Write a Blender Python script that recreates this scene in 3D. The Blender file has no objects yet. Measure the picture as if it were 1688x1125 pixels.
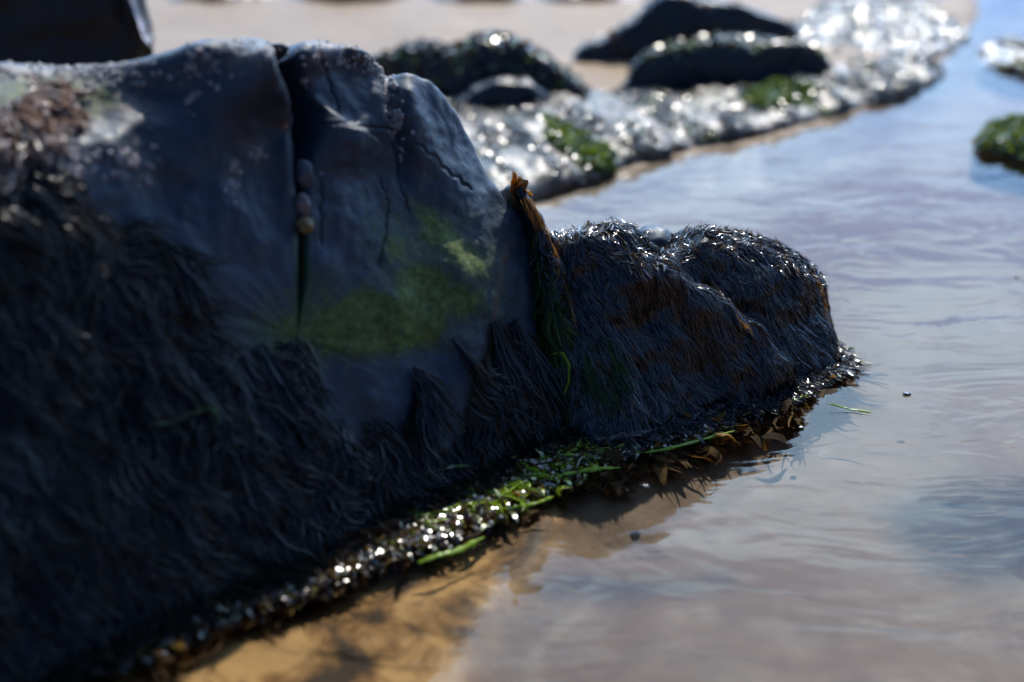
import bpy, math, random
import numpy as np
from mathutils import Vector, Matrix
from mathutils.bvhtree import BVHTree
R = math.radians
rng = np.random.default_rng(7)
random.seed(7)
sc = bpy.context.scene
COL = sc.collection

# ------------------------------------------------------------------ camera
CAMH, PITCH, LENS = 0.8, R(25), 50.0
cam = bpy.data.cameras.new('camera')
cam.lens = LENS; cam.sensor_width = 36; cam.clip_start = 0.02; cam.clip_end = 3000
camo = bpy.data.objects.new('camera', cam); COL.objects.link(camo)
camo.location = (0, 0, CAMH); camo.rotation_euler = (math.pi/2 - PITCH, 0, 0)
cam.dof.use_dof = True; cam.dof.focus_distance = 1.70; cam.dof.aperture_fstop = 1.7
cam.dof.aperture_blades = 0
sc.camera = camo

# ------------------------------------------------------------------ light
SUN_AZ, SUN_EL = R(73), R(46)          # azimuth from +X towards +Y
SUN = Vector((math.cos(SUN_AZ)*math.cos(SUN_EL), math.sin(SUN_AZ)*math.cos(SUN_EL), math.sin(SUN_EL)))
sl = bpy.data.lights.new('sun', 'SUN'); sl.energy = 4.6; sl.angle = R(0.55); sl.color = (1.0, 0.93, 0.83)
so = bpy.data.objects.new('sun', sl); COL.objects.link(so)
so.rotation_euler = SUN.to_track_quat('Z', 'Y').to_euler(); so.location = (2, 4, 4)

w = bpy.data.worlds.new('World'); sc.world = w; w.use_nodes = True
nt = w.node_tree; N = nt.nodes; Lk = nt.links; N.clear()
def nd(tree, typ, **kw):
    n = tree.nodes.new(typ)
    for k, v in kw.items():
        if k in n.inputs: n.inputs[k].default_value = v
        else: setattr(n, k, v)
    return n
sky = nd(nt, 'ShaderNodeTexSky', sky_type='NISHITA', sun_disc=False)
sky.sun_elevation = SUN_EL; sky.sun_rotation = math.pi/2 - SUN_AZ
sky.air_density = 1.0; sky.dust_density = 0.3; sky.ozone_density = 2.2
tc = nd(nt, 'ShaderNodeTexCoord')
sep = nd(nt, 'ShaderNodeSeparateXYZ'); Lk.new(tc.outputs['Generated'], sep.inputs[0])
zz = nd(nt, 'ShaderNodeMath', operation='MAXIMUM'); Lk.new(sep.outputs['Z'], zz.inputs[0]); zz.inputs[1].default_value = 0.02
z2 = nd(nt, 'ShaderNodeMath', operation='ADD'); Lk.new(zz.outputs[0], z2.inputs[0]); z2.inputs[1].default_value = 0.12
dv = nd(nt, 'ShaderNodeVectorMath', operation='DIVIDE'); Lk.new(tc.outputs['Generated'], dv.inputs[0])
cmb = nd(nt, 'ShaderNodeCombineXYZ')
for i in range(3): Lk.new(z2.outputs[0], cmb.inputs[i])
Lk.new(cmb.outputs[0], dv.inputs[1])
cn = nd(nt, 'ShaderNodeTexNoise', Scale=3.0, Detail=7.0, Roughness=0.55); Lk.new(dv.outputs[0], cn.inputs['Vector'])
cr = nd(nt, 'ShaderNodeValToRGB'); Lk.new(cn.outputs['Fac'], cr.inputs[0])
cr.color_ramp.elements[0].position = 0.42; cr.color_ramp.elements[0].color = (0, 0, 0, 1)
cr.color_ramp.elements[1].position = 0.56; cr.color_ramp.elements[1].color = (1, 1, 1, 1)
# clouds are brighter towards the sun side
cs = nd(nt, 'ShaderNodeMapRange'); Lk.new(sep.outputs['Y'], cs.inputs[0])
cs.inputs[1].default_value = -0.3; cs.inputs[2].default_value = 0.9; cs.inputs[3].default_value = 0.12; cs.inputs[4].default_value = 0.9
cf = nd(nt, 'ShaderNodeMath', operation='MULTIPLY'); Lk.new(cr.outputs[0], cf.inputs[0]); Lk.new(cs.outputs[0], cf.inputs[1])
mx = nd(nt, 'ShaderNodeMix', data_type='RGBA'); Lk.new(cf.outputs[0], mx.inputs[0]); Lk.new(sky.outputs[0], mx.inputs[6])
mx.inputs[7].default_value = (15.0, 14.3, 13.6, 1)
# the hazy half of the sky towards the sun is much brighter than the clear half behind the camera
hz = nd(nt, 'ShaderNodeMapRange', interpolation_type='SMOOTHSTEP'); Lk.new(sep.outputs['Y'], hz.inputs[0])
hz.inputs[1].default_value = -0.1; hz.inputs[2].default_value = 0.85; hz.inputs[3].default_value = 0.0; hz.inputs[4].default_value = 1.0
hc = nd(nt, 'ShaderNodeMix', data_type='RGBA'); Lk.new(hz.outputs[0], hc.inputs[0]); hc.inputs[6].default_value = (0.32, 0.52, 0.90, 1); hc.inputs[7].default_value = (2.6, 3.9, 5.3, 1)
hm = nd(nt, 'ShaderNodeVectorMath', operation='MULTIPLY'); Lk.new(mx.outputs[2], hm.inputs[0]); Lk.new(hc.outputs[2], hm.inputs[1])
lo = nd(nt, 'ShaderNodeMapRange'); Lk.new(sep.outputs['Z'], lo.inputs[0]); lo.inputs[1].default_value = 0.12; lo.inputs[2].default_value = 0.5; lo.inputs[3].default_value = 0.0; lo.inputs[4].default_value = 1.0
lc = nd(nt, 'ShaderNodeMix', data_type='RGBA'); Lk.new(lo.outputs[0], lc.inputs[0]); lc.inputs[6].default_value = (0.42, 0.52, 0.68, 1); lc.inputs[7].default_value = (1, 1, 1, 1)
hm2 = nd(nt, 'ShaderNodeVectorMath', operation='MULTIPLY'); Lk.new(hm.outputs[0], hm2.inputs[0]); Lk.new(lc.outputs[2], hm2.inputs[1]); hm = hm2
bg = nd(nt, 'ShaderNodeBackground', Strength=0.08); Lk.new(hm.outputs[0], bg.inputs[0])
wo = nd(nt, 'ShaderNodeOutputWorld'); Lk.new(bg.outputs[0], wo.inputs[0])

sc.view_settings.view_transform = 'Standard'; sc.view_settings.look = 'None'
sc.view_settings.exposure = 0.0; sc.view_settings.gamma = 1.0
sc.render.engine = 'CYCLES'
sc.cycles.use_denoising = True
sc.cycles.sample_clamp_indirect = 4.0
sc.cycles.sample_clamp_direct = 0.0
sc.cycles.max_bounces = 8; sc.cycles.transparent_max_bounces = 12
sc.cycles.caustics_reflective = False; sc.cycles.caustics_refractive = False

# ------------------------------------------------------------------ photo pixel <-> world
FPX = LENS/36*1688
FW = np.array([0, math.cos(PITCH), -math.sin(PITCH)]); UP = np.array([0, math.sin(PITCH), math.cos(PITCH)])
RT = np.array([1.0, 0, 0]); C0 = np.array([0, 0, CAMH])
def ray(px, py): return FW + RT*((px-844)/FPX) - UP*((py-562.5)/FPX)
def ground(px, py, z=0.0):
    d = ray(px, py); return C0 + d*((z-CAMH)/d[2])
def onplane(px, py, O, n):
    d = ray(px, py); return C0 + d*(np.dot(O-C0, n)/np.dot(d, n))
def project(P):
    q = np.asarray(P) - C0; d = q@FW
    return np.stack([844+FPX*(q@RT)/d, 562.5-FPX*(q@UP)/d], -1)

# ------------------------------------------------------------------ numpy noise
def _h(ix, iy, iz, s):
    h = (ix*374761393 + iy*668265263 + iz*2147483647 + s*1274126177) & 0xffffffff
    h = ((h ^ (h >> 13))*1274126177) & 0xffffffff
    h = ((h ^ (h >> 16))*2246822519) & 0xffffffff
    return (h ^ (h >> 15)) & 0xffffffff
def pn(P, s=0):
    P = np.asarray(P, float); I = np.floor(P).astype(np.int64); F = P-I
    U = F*F*F*(F*(F*6-15)+10); out = 0
    for dx in (0, 1):
        for dy in (0, 1):
            for dz in (0, 1):
                h = _h(I[..., 0]+dx, I[..., 1]+dy, I[..., 2]+dz, s)
                a = (h & 1023)/1023*2*math.pi; c = ((h >> 10) & 1023)/1023*2-1
                r = np.sqrt(1-c*c)
                g = np.cos(a)*r*(F[..., 0]-dx) + np.sin(a)*r*(F[..., 1]-dy) + c*(F[..., 2]-dz)
                wx = U[..., 0] if dx else 1-U[..., 0]; wy = U[..., 1] if dy else 1-U[..., 1]; wz = U[..., 2] if dz else 1-U[..., 2]
                out = out + g*wx*wy*wz
    return out*1.5
def fbm(P, o=4, s=0, g=0.5):
    r = 0; a = 1; P = np.asarray(P, float)
    for i in range(o): r = r + a*pn(P*2**i + 17.3*i, s+i); a *= g
    return r
def sstep(a, b, x):
    t = np.clip((x-a)/(b-a), 0, 1); return t*t*(3-2*t)
def inpoly(Q, poly):
    x, y = Q[..., 0], Q[..., 1]; c = np.zeros(x.shape, bool); n = len(poly)
    for i in range(n):
        x1, y1 = poly[i]; x2, y2 = poly[(i+1) % n]
        if y1 == y2: continue
        c ^= ((y1 > y) != (y2 > y)) & (x < (x2-x1)*(y-y1)/(y2-y1)+x1)
    return c
def polydist(Q, pts, closed=False):
    Q = np.asarray(Q, float); best = np.full(Q.shape[:-1], 1e9); tt = np.zeros(Q.shape[:-1]); sd = np.zeros(Q.shape[:-1])
    pts = [np.array(p, float) for p in pts]; n = len(pts); m = n if closed else n-1
    for i in range(m):
        a, b = pts[i], pts[(i+1) % n]; ab = b-a; L = max(ab@ab, 1e-12)
        t = np.clip(((Q-a)@ab)/L, 0, 1); v = Q-(a+t[..., None]*ab); d = np.sqrt((v**2).sum(-1))
        k = d < best; best = np.where(k, d, best); tt = np.where(k, (i+t)/m, tt)
        sd = np.where(k, np.sign(ab[0]*v[..., 1]-ab[1]*v[..., 0]), sd)
    return best, tt, sd
def softpoly(Q, poly, soft):
    d, _, _ = polydist(Q, poly, True); ins = inpoly(Q, poly)
    return sstep(-soft, soft, np.where(ins, d, -d))

# ------------------------------------------------------------------ objects
def tag(o, label=None, cat=None, group=None, kind=None):
    if label: o['label'] = label
    if cat: o['category'] = cat
    if group: o['group'] = group
    if kind: o['kind'] = kind
    return o
def mesh_obj(name, V, F, mat, parent=None, smooth=True, attrs=None):
    me = bpy.data.meshes.new(name)
    V = np.ascontiguousarray(V, dtype=np.float32)
    F = np.asarray(F, dtype=np.int32)
    me.vertices.add(len(V)); me.vertices.foreach_set('co', V.ravel())
    k = F.shape[1]
    me.loops.add(F.size); me.loops.foreach_set('vertex_index', F.ravel())
    me.polygons.add(len(F)); me.polygons.foreach_set('loop_start', np.arange(0, F.size, k, dtype=np.int32))
    try: me.polygons.foreach_set('loop_total', np.full(len(F), k, dtype=np.int32))
    except Exception: pass
    me.update(calc_edges=True); me.validate()
    if smooth: me.polygons.foreach_set('use_smooth', np.ones(len(me.polygons), bool))
    for kx, v in (attrs or {}).items():
        at = me.attributes.new(kx, 'FLOAT', 'POINT')
        if len(me.vertices) == len(v): at.data.foreach_set('value', np.ascontiguousarray(v, dtype=np.float32).ravel())
    if mat: me.materials.append(mat)
    o = bpy.data.objects.new(name, me); COL.objects.link(o)
    if parent: o.parent = parent
    return o
def grid_faces(nu, nv, wrap=False):
    i = np.arange(nu-1)[:, None]; m = nv if wrap else nv-1; j = np.arange(m)[None, :]
    j2 = (j+1) % nv
    return np.stack([i*nv+j, i*nv+j2, (i+1)*nv+j2, (i+1)*nv+j], -1).reshape(-1, 4)
def vnormals(o):
    me = o.data; a = np.empty(len(me.vertices)*3, np.float32)
    me.vertex_normals.foreach_get('vector', a); return a.reshape(-1, 3).astype(float)
def getco(o):
    a = np.empty(len(o.data.vertices)*3, np.float32); o.data.vertices.foreach_get('co', a); return a.reshape(-1, 3).astype(float)
def setco(o, V):
    o.data.vertices.foreach_set('co', np.ascontiguousarray(V, dtype=np.float32).ravel()); o.data.update()

# ------------------------------------------------------------------ materials
def newmat(name):
    m = bpy.data.materials.new(name); m.use_nodes = True; t = m.node_tree; t.nodes.clear()
    out = t.nodes.new('ShaderNodeOutputMaterial'); return m, t, out
def ramp(t, src, stops):
    r = t.nodes.new('ShaderNodeValToRGB'); t.links.new(src, r.inputs[0]); e = r.color_ramp.elements
    while len(e) < len(stops): e.new(0.5)
    for i, (p, c) in enumerate(stops):
        e[i].position = p; e[i].color = (*c, 1) if len(c) == 3 else c
    return r.outputs[0]
def noise(t, scale, detail=6, rough=0.6, vec=None, dist=0.0):
    n = nd(t, 'ShaderNodeTexNoise', Scale=scale, Detail=detail, Roughness=rough, Distortion=dist)
    if vec is None:
        g = t.nodes.get('TC') or nd(t, 'ShaderNodeTexCoord'); g.name = 'TC'; vec = g.outputs['Object']
    t.links.new(vec, n.inputs['Vector']); return n.outputs['Fac']
def mixc(t, fac, a, b, mode='MIX'):
    m = nd(t, 'ShaderNodeMix', data_type='RGBA', blend_type=mode)
    for i, v in ((0, fac), (6, a), (7, b)):
        if isinstance(v, bpy.types.NodeSocket): t.links.new(v, m.inputs[i])
        else: m.inputs[i].default_value = v if i == 0 else ((*v, 1) if len(v) == 3 else v)
    return m.outputs[2]
def math2(t, op, a, b, clamp=False):
    m = nd(t, 'ShaderNodeMath', operation=op, use_clamp=clamp)
    for i, v in ((0, a), (1, b)):
        if isinstance(v, bpy.types.NodeSocket): t.links.new(v, m.inputs[i])
        else: m.inputs[i].default_value = v
    return m.outputs[0]
def attr(t, name):
    a = nd(t, 'ShaderNodeAttribute', attribute_name=name); return a.outputs['Fac']
def bump(t, h, dist, strength=1.0, normal=None):
    b = nd(t, 'ShaderNodeBump', Distance=dist, Strength=strength); t.links.new(h, b.inputs['Height'])
    if normal is not None: t.links.new(normal, b.inputs['Normal'])
    return b.outputs[0]
def princ(t, out, base, rough, normal=None, ior=1.45, coat=0.0, coat_rough=0.1):
    p = nd(t, 'ShaderNodeBsdfPrincipled')
    for k, v in (('Base Color', base), ('Roughness', rough)):
        if isinstance(v, bpy.types.NodeSocket): t.links.new(v, p.inputs[k])
        else: p.inputs[k].default_value = (*v, 1) if k == 'Base Color' else v
    p.inputs['IOR'].default_value = ior
    p.inputs['Coat Weight'].default_value = coat; p.inputs['Coat Roughness'].default_value = coat_rough; p.inputs['Coat IOR'].default_value = 1.33
    if normal is not None: t.links.new(normal, p.inputs['Normal'])
    t.links.new(p.outputs[0], out.inputs['Surface']); return p

# slate rock with algae, rust, darkened crack lines
def rock_mat(name, c0, c1, rough=0.42, coat=0.25, bs=1.0, cr_=0.22, mot=0.35):
    m, t, out = newmat(name)
    n1 = noise(t, 9, 8, 0.6); n2 = noise(t, 70, 8, 0.65); n3 = noise(t, 420, 4, 0.6); n4 = noise(t, 3.2, 5, 0.6, dist=0.6)
    base = ramp(t, n1, [(0.3, c0), (0.7, c1)])
    base = mixc(t, math2(t, 'MULTIPLY', ramp(t, n2, [(0.45, (0, 0, 0)), (0.75, (1, 1, 1))]), mot), base, tuple(x*1.8 for x in c1))
    if mot == 0.36:
        gmp = nd(t, 'ShaderNodeMapping'); gmp.inputs['Scale'].default_value = (9, 3, 3); gmp.inputs['Rotation'].default_value = (0, 0, R(40)); t.links.new(t.nodes['TC'].outputs['Object'], gmp.inputs[0])
        gp = ramp(t, noise(t, 1.3, 6, 0.6, gmp.outputs[0]), [(0.48, (0, 0, 0)), (0.58, (1, 1, 1))])
        base = mixc(t, math2(t, 'MULTIPLY', gp, 0.85), base, (0.030, 0.036, 0.012))
    base = mixc(t, math2(t, 'MULTIPLY', ramp(t, n4, [(0.48, (0, 0, 0)), (0.7, (1, 1, 1))]), 0.5), base, (c0[0]*1.1, c0[1]*1.0, c0[2]*0.7))
    base = mixc(t, 0.5, base, ramp(t, n3, [(0.35, (0.6,)*3), (0.65, (1.35,)*3)]), 'MULTIPLY')
    # tan lichen / dried barnacle stain
    tan = math2(t, 'MULTIPLY', attr(t, 'tan'), ramp(t, noise(t, 160, 5, 0.7), [(0.46, (0, 0, 0)), (0.6, (1, 1, 1))]))
    base = mixc(t, tan, base, (0.20, 0.13, 0.085))
    sunlit_ledge = attr(t, 'sunlit_ledge'); base = mixc(t, sunlit_ledge, base, (0.85, 0.80, 0.82))  # near-white band stands in for sun on a rock ledge
    rust = math2(t, 'MULTIPLY', attr(t, 'rust'), ramp(t, noise(t, 60, 5, 0.7), [(0.3, (0.2,)*3), (0.6, (1, 1, 1))]))
    base = mixc(t, rust, base, (0.17, 0.085, 0.075))
    # algae film: mask thresholded against fine noise gives a ragged edge
    an = math2(t, 'ADD', math2(t, 'MULTIPLY', noise(t, 48, 10, 0.76, dist=1.0), 1.6), math2(t, 'MULTIPLY', noise(t, 420, 5, 0.8), 0.9))
    am = math2(t, 'SUBTRACT', math2(t, 'ADD', attr(t, 'algae'), an), 1.46)
    am = ramp(t, am, [(0.0, (0, 0, 0)), (0.6, (0.9,)*3)])
    acol = ramp(t, noise(t, 130, 6, 0.7), [(0.35, (0.04, 0.08, 0.014)), (0.6, (0.17, 0.21, 0.036)), (0.8, (0.30, 0.33, 0.08))])
    base = mixc(t, am, base, acol)
    dm = math2(t, 'MULTIPLY', attr(t, 'darkalgae'), ramp(t, noise(t, 90, 6, 0.7), [(0.3, (0.3,)*3), (0.55, (1, 1, 1))]))
    base = mixc(t, dm, base, (0.018, 0.075, 0.012))
    ck = attr(t, 'crack'); base = mixc(t, ck, base, (0.012, 0.012, 0.012))
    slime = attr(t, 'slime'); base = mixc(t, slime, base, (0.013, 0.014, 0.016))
    h = math2(t, 'ADD', math2(t, 'MULTIPLY', n2, 0.6), math2(t, 'MULTIPLY', n3, 0.12))
    h = math2(t, 'ADD', h, math2(t, 'MULTIPLY', am, 0.25))
    h = math2(t, 'SUBTRACT', h, math2(t, 'MULTIPLY', ck, 0.8))
    nr = bump(t, h, 0.0035*bs, 0.7)
    r = math2(t, 'ADD', math2(t, 'MULTIPLY', n2, 0.3), rough-0.15); r = math2(t, 'ADD', r, math2(t, 'MULTIPLY', am, 0.3))
    princ(t, out, base, r, nr, 1.5, coat, cr_)
    return m
M_SLATE = rock_mat('slate', (0.019, 0.033, 0.051), (0.038, 0.061, 0.090), 0.50, 0.05, mot=0.15)
M_SPIT = rock_mat('spit_rock', (0.18, 0.16, 0.14), (0.70, 0.64, 0.58), 0.34, 1.0, 1.0, 0.38)  # near-white base colour carries the sun glare of the wet spit
M_DARK = rock_mat('dark_rock', (0.012, 0.017, 0.026), (0.024, 0.033, 0.048), 0.40, 0.15)
M_SUNK = rock_mat('sunken_dark_rock', (0.006, 0.008, 0.012), (0.010, 0.012, 0.016), 0.9, 0.0)
M_BLACK = rock_mat('black_rock', (0.008, 0.009, 0.010), (0.016, 0.017, 0.018), 0.5, 0.0)
M_UNDER = rock_mat('weed_base', (0.010, 0.012, 0.015), (0.020, 0.020, 0.021), 0.38, 0.3, 2.0)
M_WEEDY = rock_mat('weedy_bank', (0.05, 0.042, 0.030), (0.27, 0.205, 0.145), 0.46, 0.28, 1.0, 0.34, 0.36)

def weed_mat(name, stops, rough=0.3, trans=0.25, tcol=(0.35, 0.16, 0.03), ior=1.5, coat=0.0):
    m, t, out = newmat(name)
    base = ramp(t, attr(t, 'rnd'), stops)
    base = mixc(t, 0.5, base, ramp(t, noise(t, 300, 3), [(0.3, (0.4,)*3), (0.7, (1.5,)*3)]), 'MULTIPLY')
    p = nd(t, 'ShaderNodeBsdfPrincipled', Roughness=rough, IOR=ior); t.links.new(base, p.inputs['Base Color'])
    p.inputs['Coat Weight'].default_value = coat; p.inputs['Coat Roughness'].default_value = 0.12
    tr = nd(t, 'ShaderNodeBsdfTranslucent'); tb = mixc(t, 0.5, base, tcol); t.links.new(tb, tr.inputs[0])
    ms = nd(t, 'ShaderNodeMixShader', Fac=trans); t.links.new(p.outputs[0], ms.inputs[1]); t.links.new(tr.outputs[0], ms.inputs[2])
    t.links.new(ms.outputs[0], out.inputs['Surface']); return m
M_WRACK = weed_mat('dark_wrack', [(0, (0.008, 0.011, 0.015)), (0.5, (0.018, 0.021, 0.024)), (0.8, (0.038, 0.034, 0.018)), (0.92, (0.060, 0.040, 0.022)), (1, (0.10, 0.055, 0.02))], 0.24, 0.04, ior=1.45)
M_HAIR = weed_mat('fine_wrack', [(0, (0.007, 0.010, 0.016)), (0.6, (0.016, 0.020, 0.028)), (0.88, (0.035, 0.032, 0.030)), (0.96, (0.18, 0.10, 0.03)), (1, (0.32, 0.17, 0.035))], 0.17, 0.06, ior=1.7, coat=1.0)
M_ORANGE = weed_mat('amber_wrack', [(0, (0.05, 0.028, 0.014)), (0.5, (0.19, 0.095, 0.025)), (1, (0.42, 0.23, 0.05))], 0.25, 0.35, (0.9, 0.42, 0.06))
M_GREEN = weed_mat('green_weed', [(0, (0.008, 0.024, 0.006)), (0.6, (0.025, 0.06, 0.010)), (1, (0.13, 0.22, 0.02))], 0.28, 0.25, (0.2, 0.4, 0.03))
M_LIME = weed_mat('lime_weed', [(0, (0.16, 0.30, 0.01)), (1, (0.42, 0.58, 0.03))], 0.32, 0.4, (0.55, 0.8, 0.03))
M_SUBM = weed_mat('submerged_wrack', [(0, (0.035, 0.020, 0.007)), (0.6, (0.12, 0.065, 0.016)), (1, (0.30, 0.17, 0.04))], 0.8, 0.35, (0.6, 0.3, 0.04))
M_WET = weed_mat('wet_leaflets', [(0, (0.012, 0.010, 0.008)), (0.4, (0.045, 0.030, 0.014)), (0.6, (0.09, 0.055, 0.018)), (0.75, (0.07, 0.09, 0.012)), (1, (0.28, 0.36, 0.02))], 0.2, 0.12, ior=1.8)
M_WETB = weed_mat('wet_pale_leaflets', [(0, (0.05, 0.042, 0.032)), (0.4, (0.10, 0.085, 0.062)), (0.85, (0.20, 0.165, 0.125)), (0.95, (0.10, 0.13, 0.015)), (1, (0.16, 0.22, 0.02))], 0.17, 0.1, ior=1.6)
M_WETG = weed_mat('wet_green_leaflets', [(0, (0.03, 0.05, 0.008)), (0.5, (0.09, 0.13, 0.012)), (1, (0.22, 0.28, 0.02))], 0.17, 0.25, (0.4, 0.5, 0.03), ior=1.6)

def simple_mat(name, c0, c1, rough=0.4, sc_=60, bd=0.001, coat=0.2, trans=0):
    m, t, out = newmat(name); n = noise(t, sc_, 6, 0.65)
    princ(t, out, ramp(t, n, [(0.3, c0), (0.7, c1)]), rough, bump(t, noise(t, sc_*3, 5), bd), 1.5, coat, 0.15)
    return m
M_BARN = simple_mat('barnacle_shell', (0.30, 0.27, 0.25), (0.72, 0.66, 0.62), 0.55, 500, 0.0005)
M_PEB1 = simple_mat('grey_pebble', (0.05, 0.06, 0.075), (0.09, 0.10, 0.12))
M_PEB2 = simple_mat('pale_pebble', (0.13, 0.10, 0.09), (0.22, 0.18, 0.15))
M_PEB3 = simple_mat('ochre_pebble', (0.16, 0.10, 0.03), (0.26, 0.17, 0.05))

# sand
def sand_mat():
    m, t, out = newmat('sand')
    tcn = nd(t, 'ShaderNodeTexCoord'); tcn.name = 'TC'
    n1 = noise(t, 3.0, 6, 0.6, dist=0.5); n2 = noise(t, 22, 6, 0.7); n3 = noise(t, 900, 3, 0.7)
    mp = nd(t, 'ShaderNodeMapping'); mp.inputs['Scale'].default_value = (1.2, 7, 1); t.links.new(tcn.outputs['Object'], mp.inputs[0])
    n5 = noise(t, 3, 6, 0.6, mp.outputs[0])
    wet = ramp(t, n1, [(0.3, (0.20, 0.122, 0.064)), (0.7, (0.28, 0.178, 0.096))])
    wet = mixc(t, attr(t, 'amber'), wet, ramp(t, noise(t, 13, 7, 0.62, dist=0.7), [(0.40, (0.045, 0.022, 0.007)), (0.49, (0.28, 0.135, 0.032)), (0.60, (0.66, 0.38, 0.13))]))
    dry = ramp(t, n5, [(0.35, (0.27, 0.17, 0.088)), (0.7, (0.37, 0.245, 0.135))])
    g = nd(t, 'ShaderNodeNewGeometry'); sp = nd(t, 'ShaderNodeSeparateXYZ'); t.links.new(g.outputs['Position'], sp.inputs[0])
    f = nd(t, 'ShaderNodeMapRange'); t.links.new(sp.outputs['Z'], f.inputs[0]); f.inputs[1].default_value = -0.004; f.inputs[2].default_value = 0.012
    base = mixc(t, f.outputs[0], wet, dry)
    base = mixc(t, 0.45, base, ramp(t, n3, [(0.3, (0.55,)*3), (0.7, (1.3,)*3)]), 'MULTIPLY')
    sl_ = math2(t, 'MULTIPLY', attr(t, 'darkpatch'), ramp(t, noise(t, 9, 7, 0.7, mp.outputs[0], 0.8), [(0.30, (0,)*3), (0.44, (1, 1, 1))]))
    base = mixc(t, sl_, base, (0.012, 0.013, 0.018))  # blue-black patches on the sand, edges broken up by noise
    base = mixc(t, 0.5, base, ramp(t, n2, [(0.35, (0.7, 0.66, 0.6)), (0.65, (1.1,)*3)]), 'MULTIPLY')
    h = math2(t, 'ADD', math2(t, 'MULTIPLY', n2, 1.0), math2(t, 'MULTIPLY', n3, 0.12))
    princ(t, out, base, 0.55, bump(t, h, 0.006, 0.6), 1.3, 0.06, 0.3)
    return m
M_SAND = sand_mat()
def water_mat():
    m, t, out = newmat('water')
    tcn = nd(t, 'ShaderNodeTexCoord'); tcn.name = 'TC'
    mp = nd(t, 'ShaderNodeMapping'); mp.inputs['Scale'].default_value = (1.0, 2.2, 1); mp.inputs['Rotation'].default_value = (0, 0, R(-8)); t.links.new(tcn.outputs['Object'], mp.inputs[0])
    a = noise(t, 5, 3, 0.5, mp.outputs[0], 0.6); b = noise(t, 26, 4, 0.55, mp.outputs[0], 0.4); c = noise(t, 110, 3, 0.5)
    act = ramp(t, noise(t, 3.0, 2, 0.5), [(0.35, (0.15,)*3), (0.65, (1, 1, 1))])
    h = math2(t, 'ADD', math2(t, 'MULTIPLY', a, 1.0), math2(t, 'MULTIPLY', math2(t, 'MULTIPLY', b, 0.05), act))
    h = math2(t, 'ADD', h, math2(t, 'MULTIPLY', math2(t, 'MULTIPLY', c, 0.006), act))
    nr = bump(t, h, 0.0048, 0.5)
    fr = nd(t, 'ShaderNodeFresnel', IOR=1.37); t.links.new(nr, fr.inputs['Normal'])
    tp = nd(t, 'ShaderNodeBsdfTransparent'); tp.inputs[0].default_value = (0.84, 0.85, 0.84, 1)
    gl = nd(t, 'ShaderNodeBsdfGlossy', Roughness=0.04); t.links.new(nr, gl.inputs['Normal'])
    ms = nd(t, 'ShaderNodeMixShader'); t.links.new(fr.outputs[0], ms.inputs[0]); t.links.new(tp.outputs[0], ms.inputs[1]); t.links.new(gl.outputs[0], ms.inputs[2])
    t.links.new(ms.outputs[0], out.inputs['Surface']); return m
M_WATER = water_mat()

# ------------------------------------------------------------------ the setting: sand and water
shore = [ground(*p)[:2] for p in ((700, 330), (870, 325), (1000, 290), (1100, 262), (1250, 235), (1400, 185), (1500, 140), (1570, 95), (1600, 50), (1620, 0))]
shore = [(-30.0, shore[0][1]-0.3), (-0.6, shore[0][1]-0.02)] + [tuple(s) for s in shore] + [(4.2, 9.0), (14, 40), (50, 300)]
SX = np.array([s[0] for s in shore]); SY = np.array([s[1] for s in shore])
def axis(lo, hi, n, c, k=4.2):
    t = np.linspace(-1, 1, n); s = np.sinh(k*t)/math.sinh(k); return np.where(s < 0, c+(c-lo)*s, c+(hi-c)*s)
xs = axis(-900, 900, 620, 0.5, 9.5); ys = axis(-900, 1600, 620, 1.5, 9.5)
X, Y = np.meshgrid(xs, ys, indexing='ij')
d = Y - np.interp(X, SX, SY)
P3 = np.stack([X, Y, np.zeros_like(X)], -1)
near = np.exp(-((X)**2+(Y-2)**2)/60)
Zs = np.where(d > 0, np.clip(d*0.06, 0, 0.012), np.clip(d*0.30, -0.045, 0)) + near*(0.010*fbm(P3*2.2, 4, 3) + 0.0025*fbm(P3*12, 3, 9))
Zs = Zs + np.clip((Y-8)*0.012, 0, 1.2)*sstep(6, 0, X)
_q0 = project(np.stack([X, Y, Zs], -1).reshape(-1, 3)); _l = softpoly(_q0, [(-400, 1700), (-200, 1100), (150, 1000), (600, 820), (940, 690), (1390, 570), (1385, 680), (1170, 790), (980, 880), (900, 980), (830, 1080), (740, 1500)], 70)*(_q0[:, 1] > 480)*(Y.ravel() < 2.2)*(Y.ravel() > 0.2)
Zs = Zs + 0.026*_l.reshape(Zs.shape)
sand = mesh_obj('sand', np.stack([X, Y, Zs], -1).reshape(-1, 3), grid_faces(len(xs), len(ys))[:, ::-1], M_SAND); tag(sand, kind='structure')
_q = project(np.stack([X, Y, Zs], -1).reshape(-1, 3)); _a = softpoly(_q, [(-200, 1500), (-200, 1150), (200, 1040), (600, 860), (940, 720), (1385, 590), (1375, 660), (1160, 760), (950, 830), (880, 950), (790, 1060), (700, 1400)], 45)
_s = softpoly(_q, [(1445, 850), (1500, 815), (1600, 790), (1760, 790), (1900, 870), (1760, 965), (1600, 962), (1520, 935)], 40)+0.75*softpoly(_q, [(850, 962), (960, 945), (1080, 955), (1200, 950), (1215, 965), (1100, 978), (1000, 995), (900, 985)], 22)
as_ = sand.data.attributes.new('darkpatch', 'FLOAT', 'POINT'); as_.data.foreach_set('value', (np.clip(_s, 0, 1)*(_q[:, 1] > 600)*(Y.ravel() > 0)*(Y.ravel() < 2.2)).astype(np.float32))
at_ = sand.data.attributes.new('amber', 'FLOAT', 'POINT'); at_.data.foreach_set('value', (_a*(_q[:, 1] > 500)*(Y.ravel() < 2.2)*(Y.ravel() > 0)).astype(np.float32))
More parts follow.
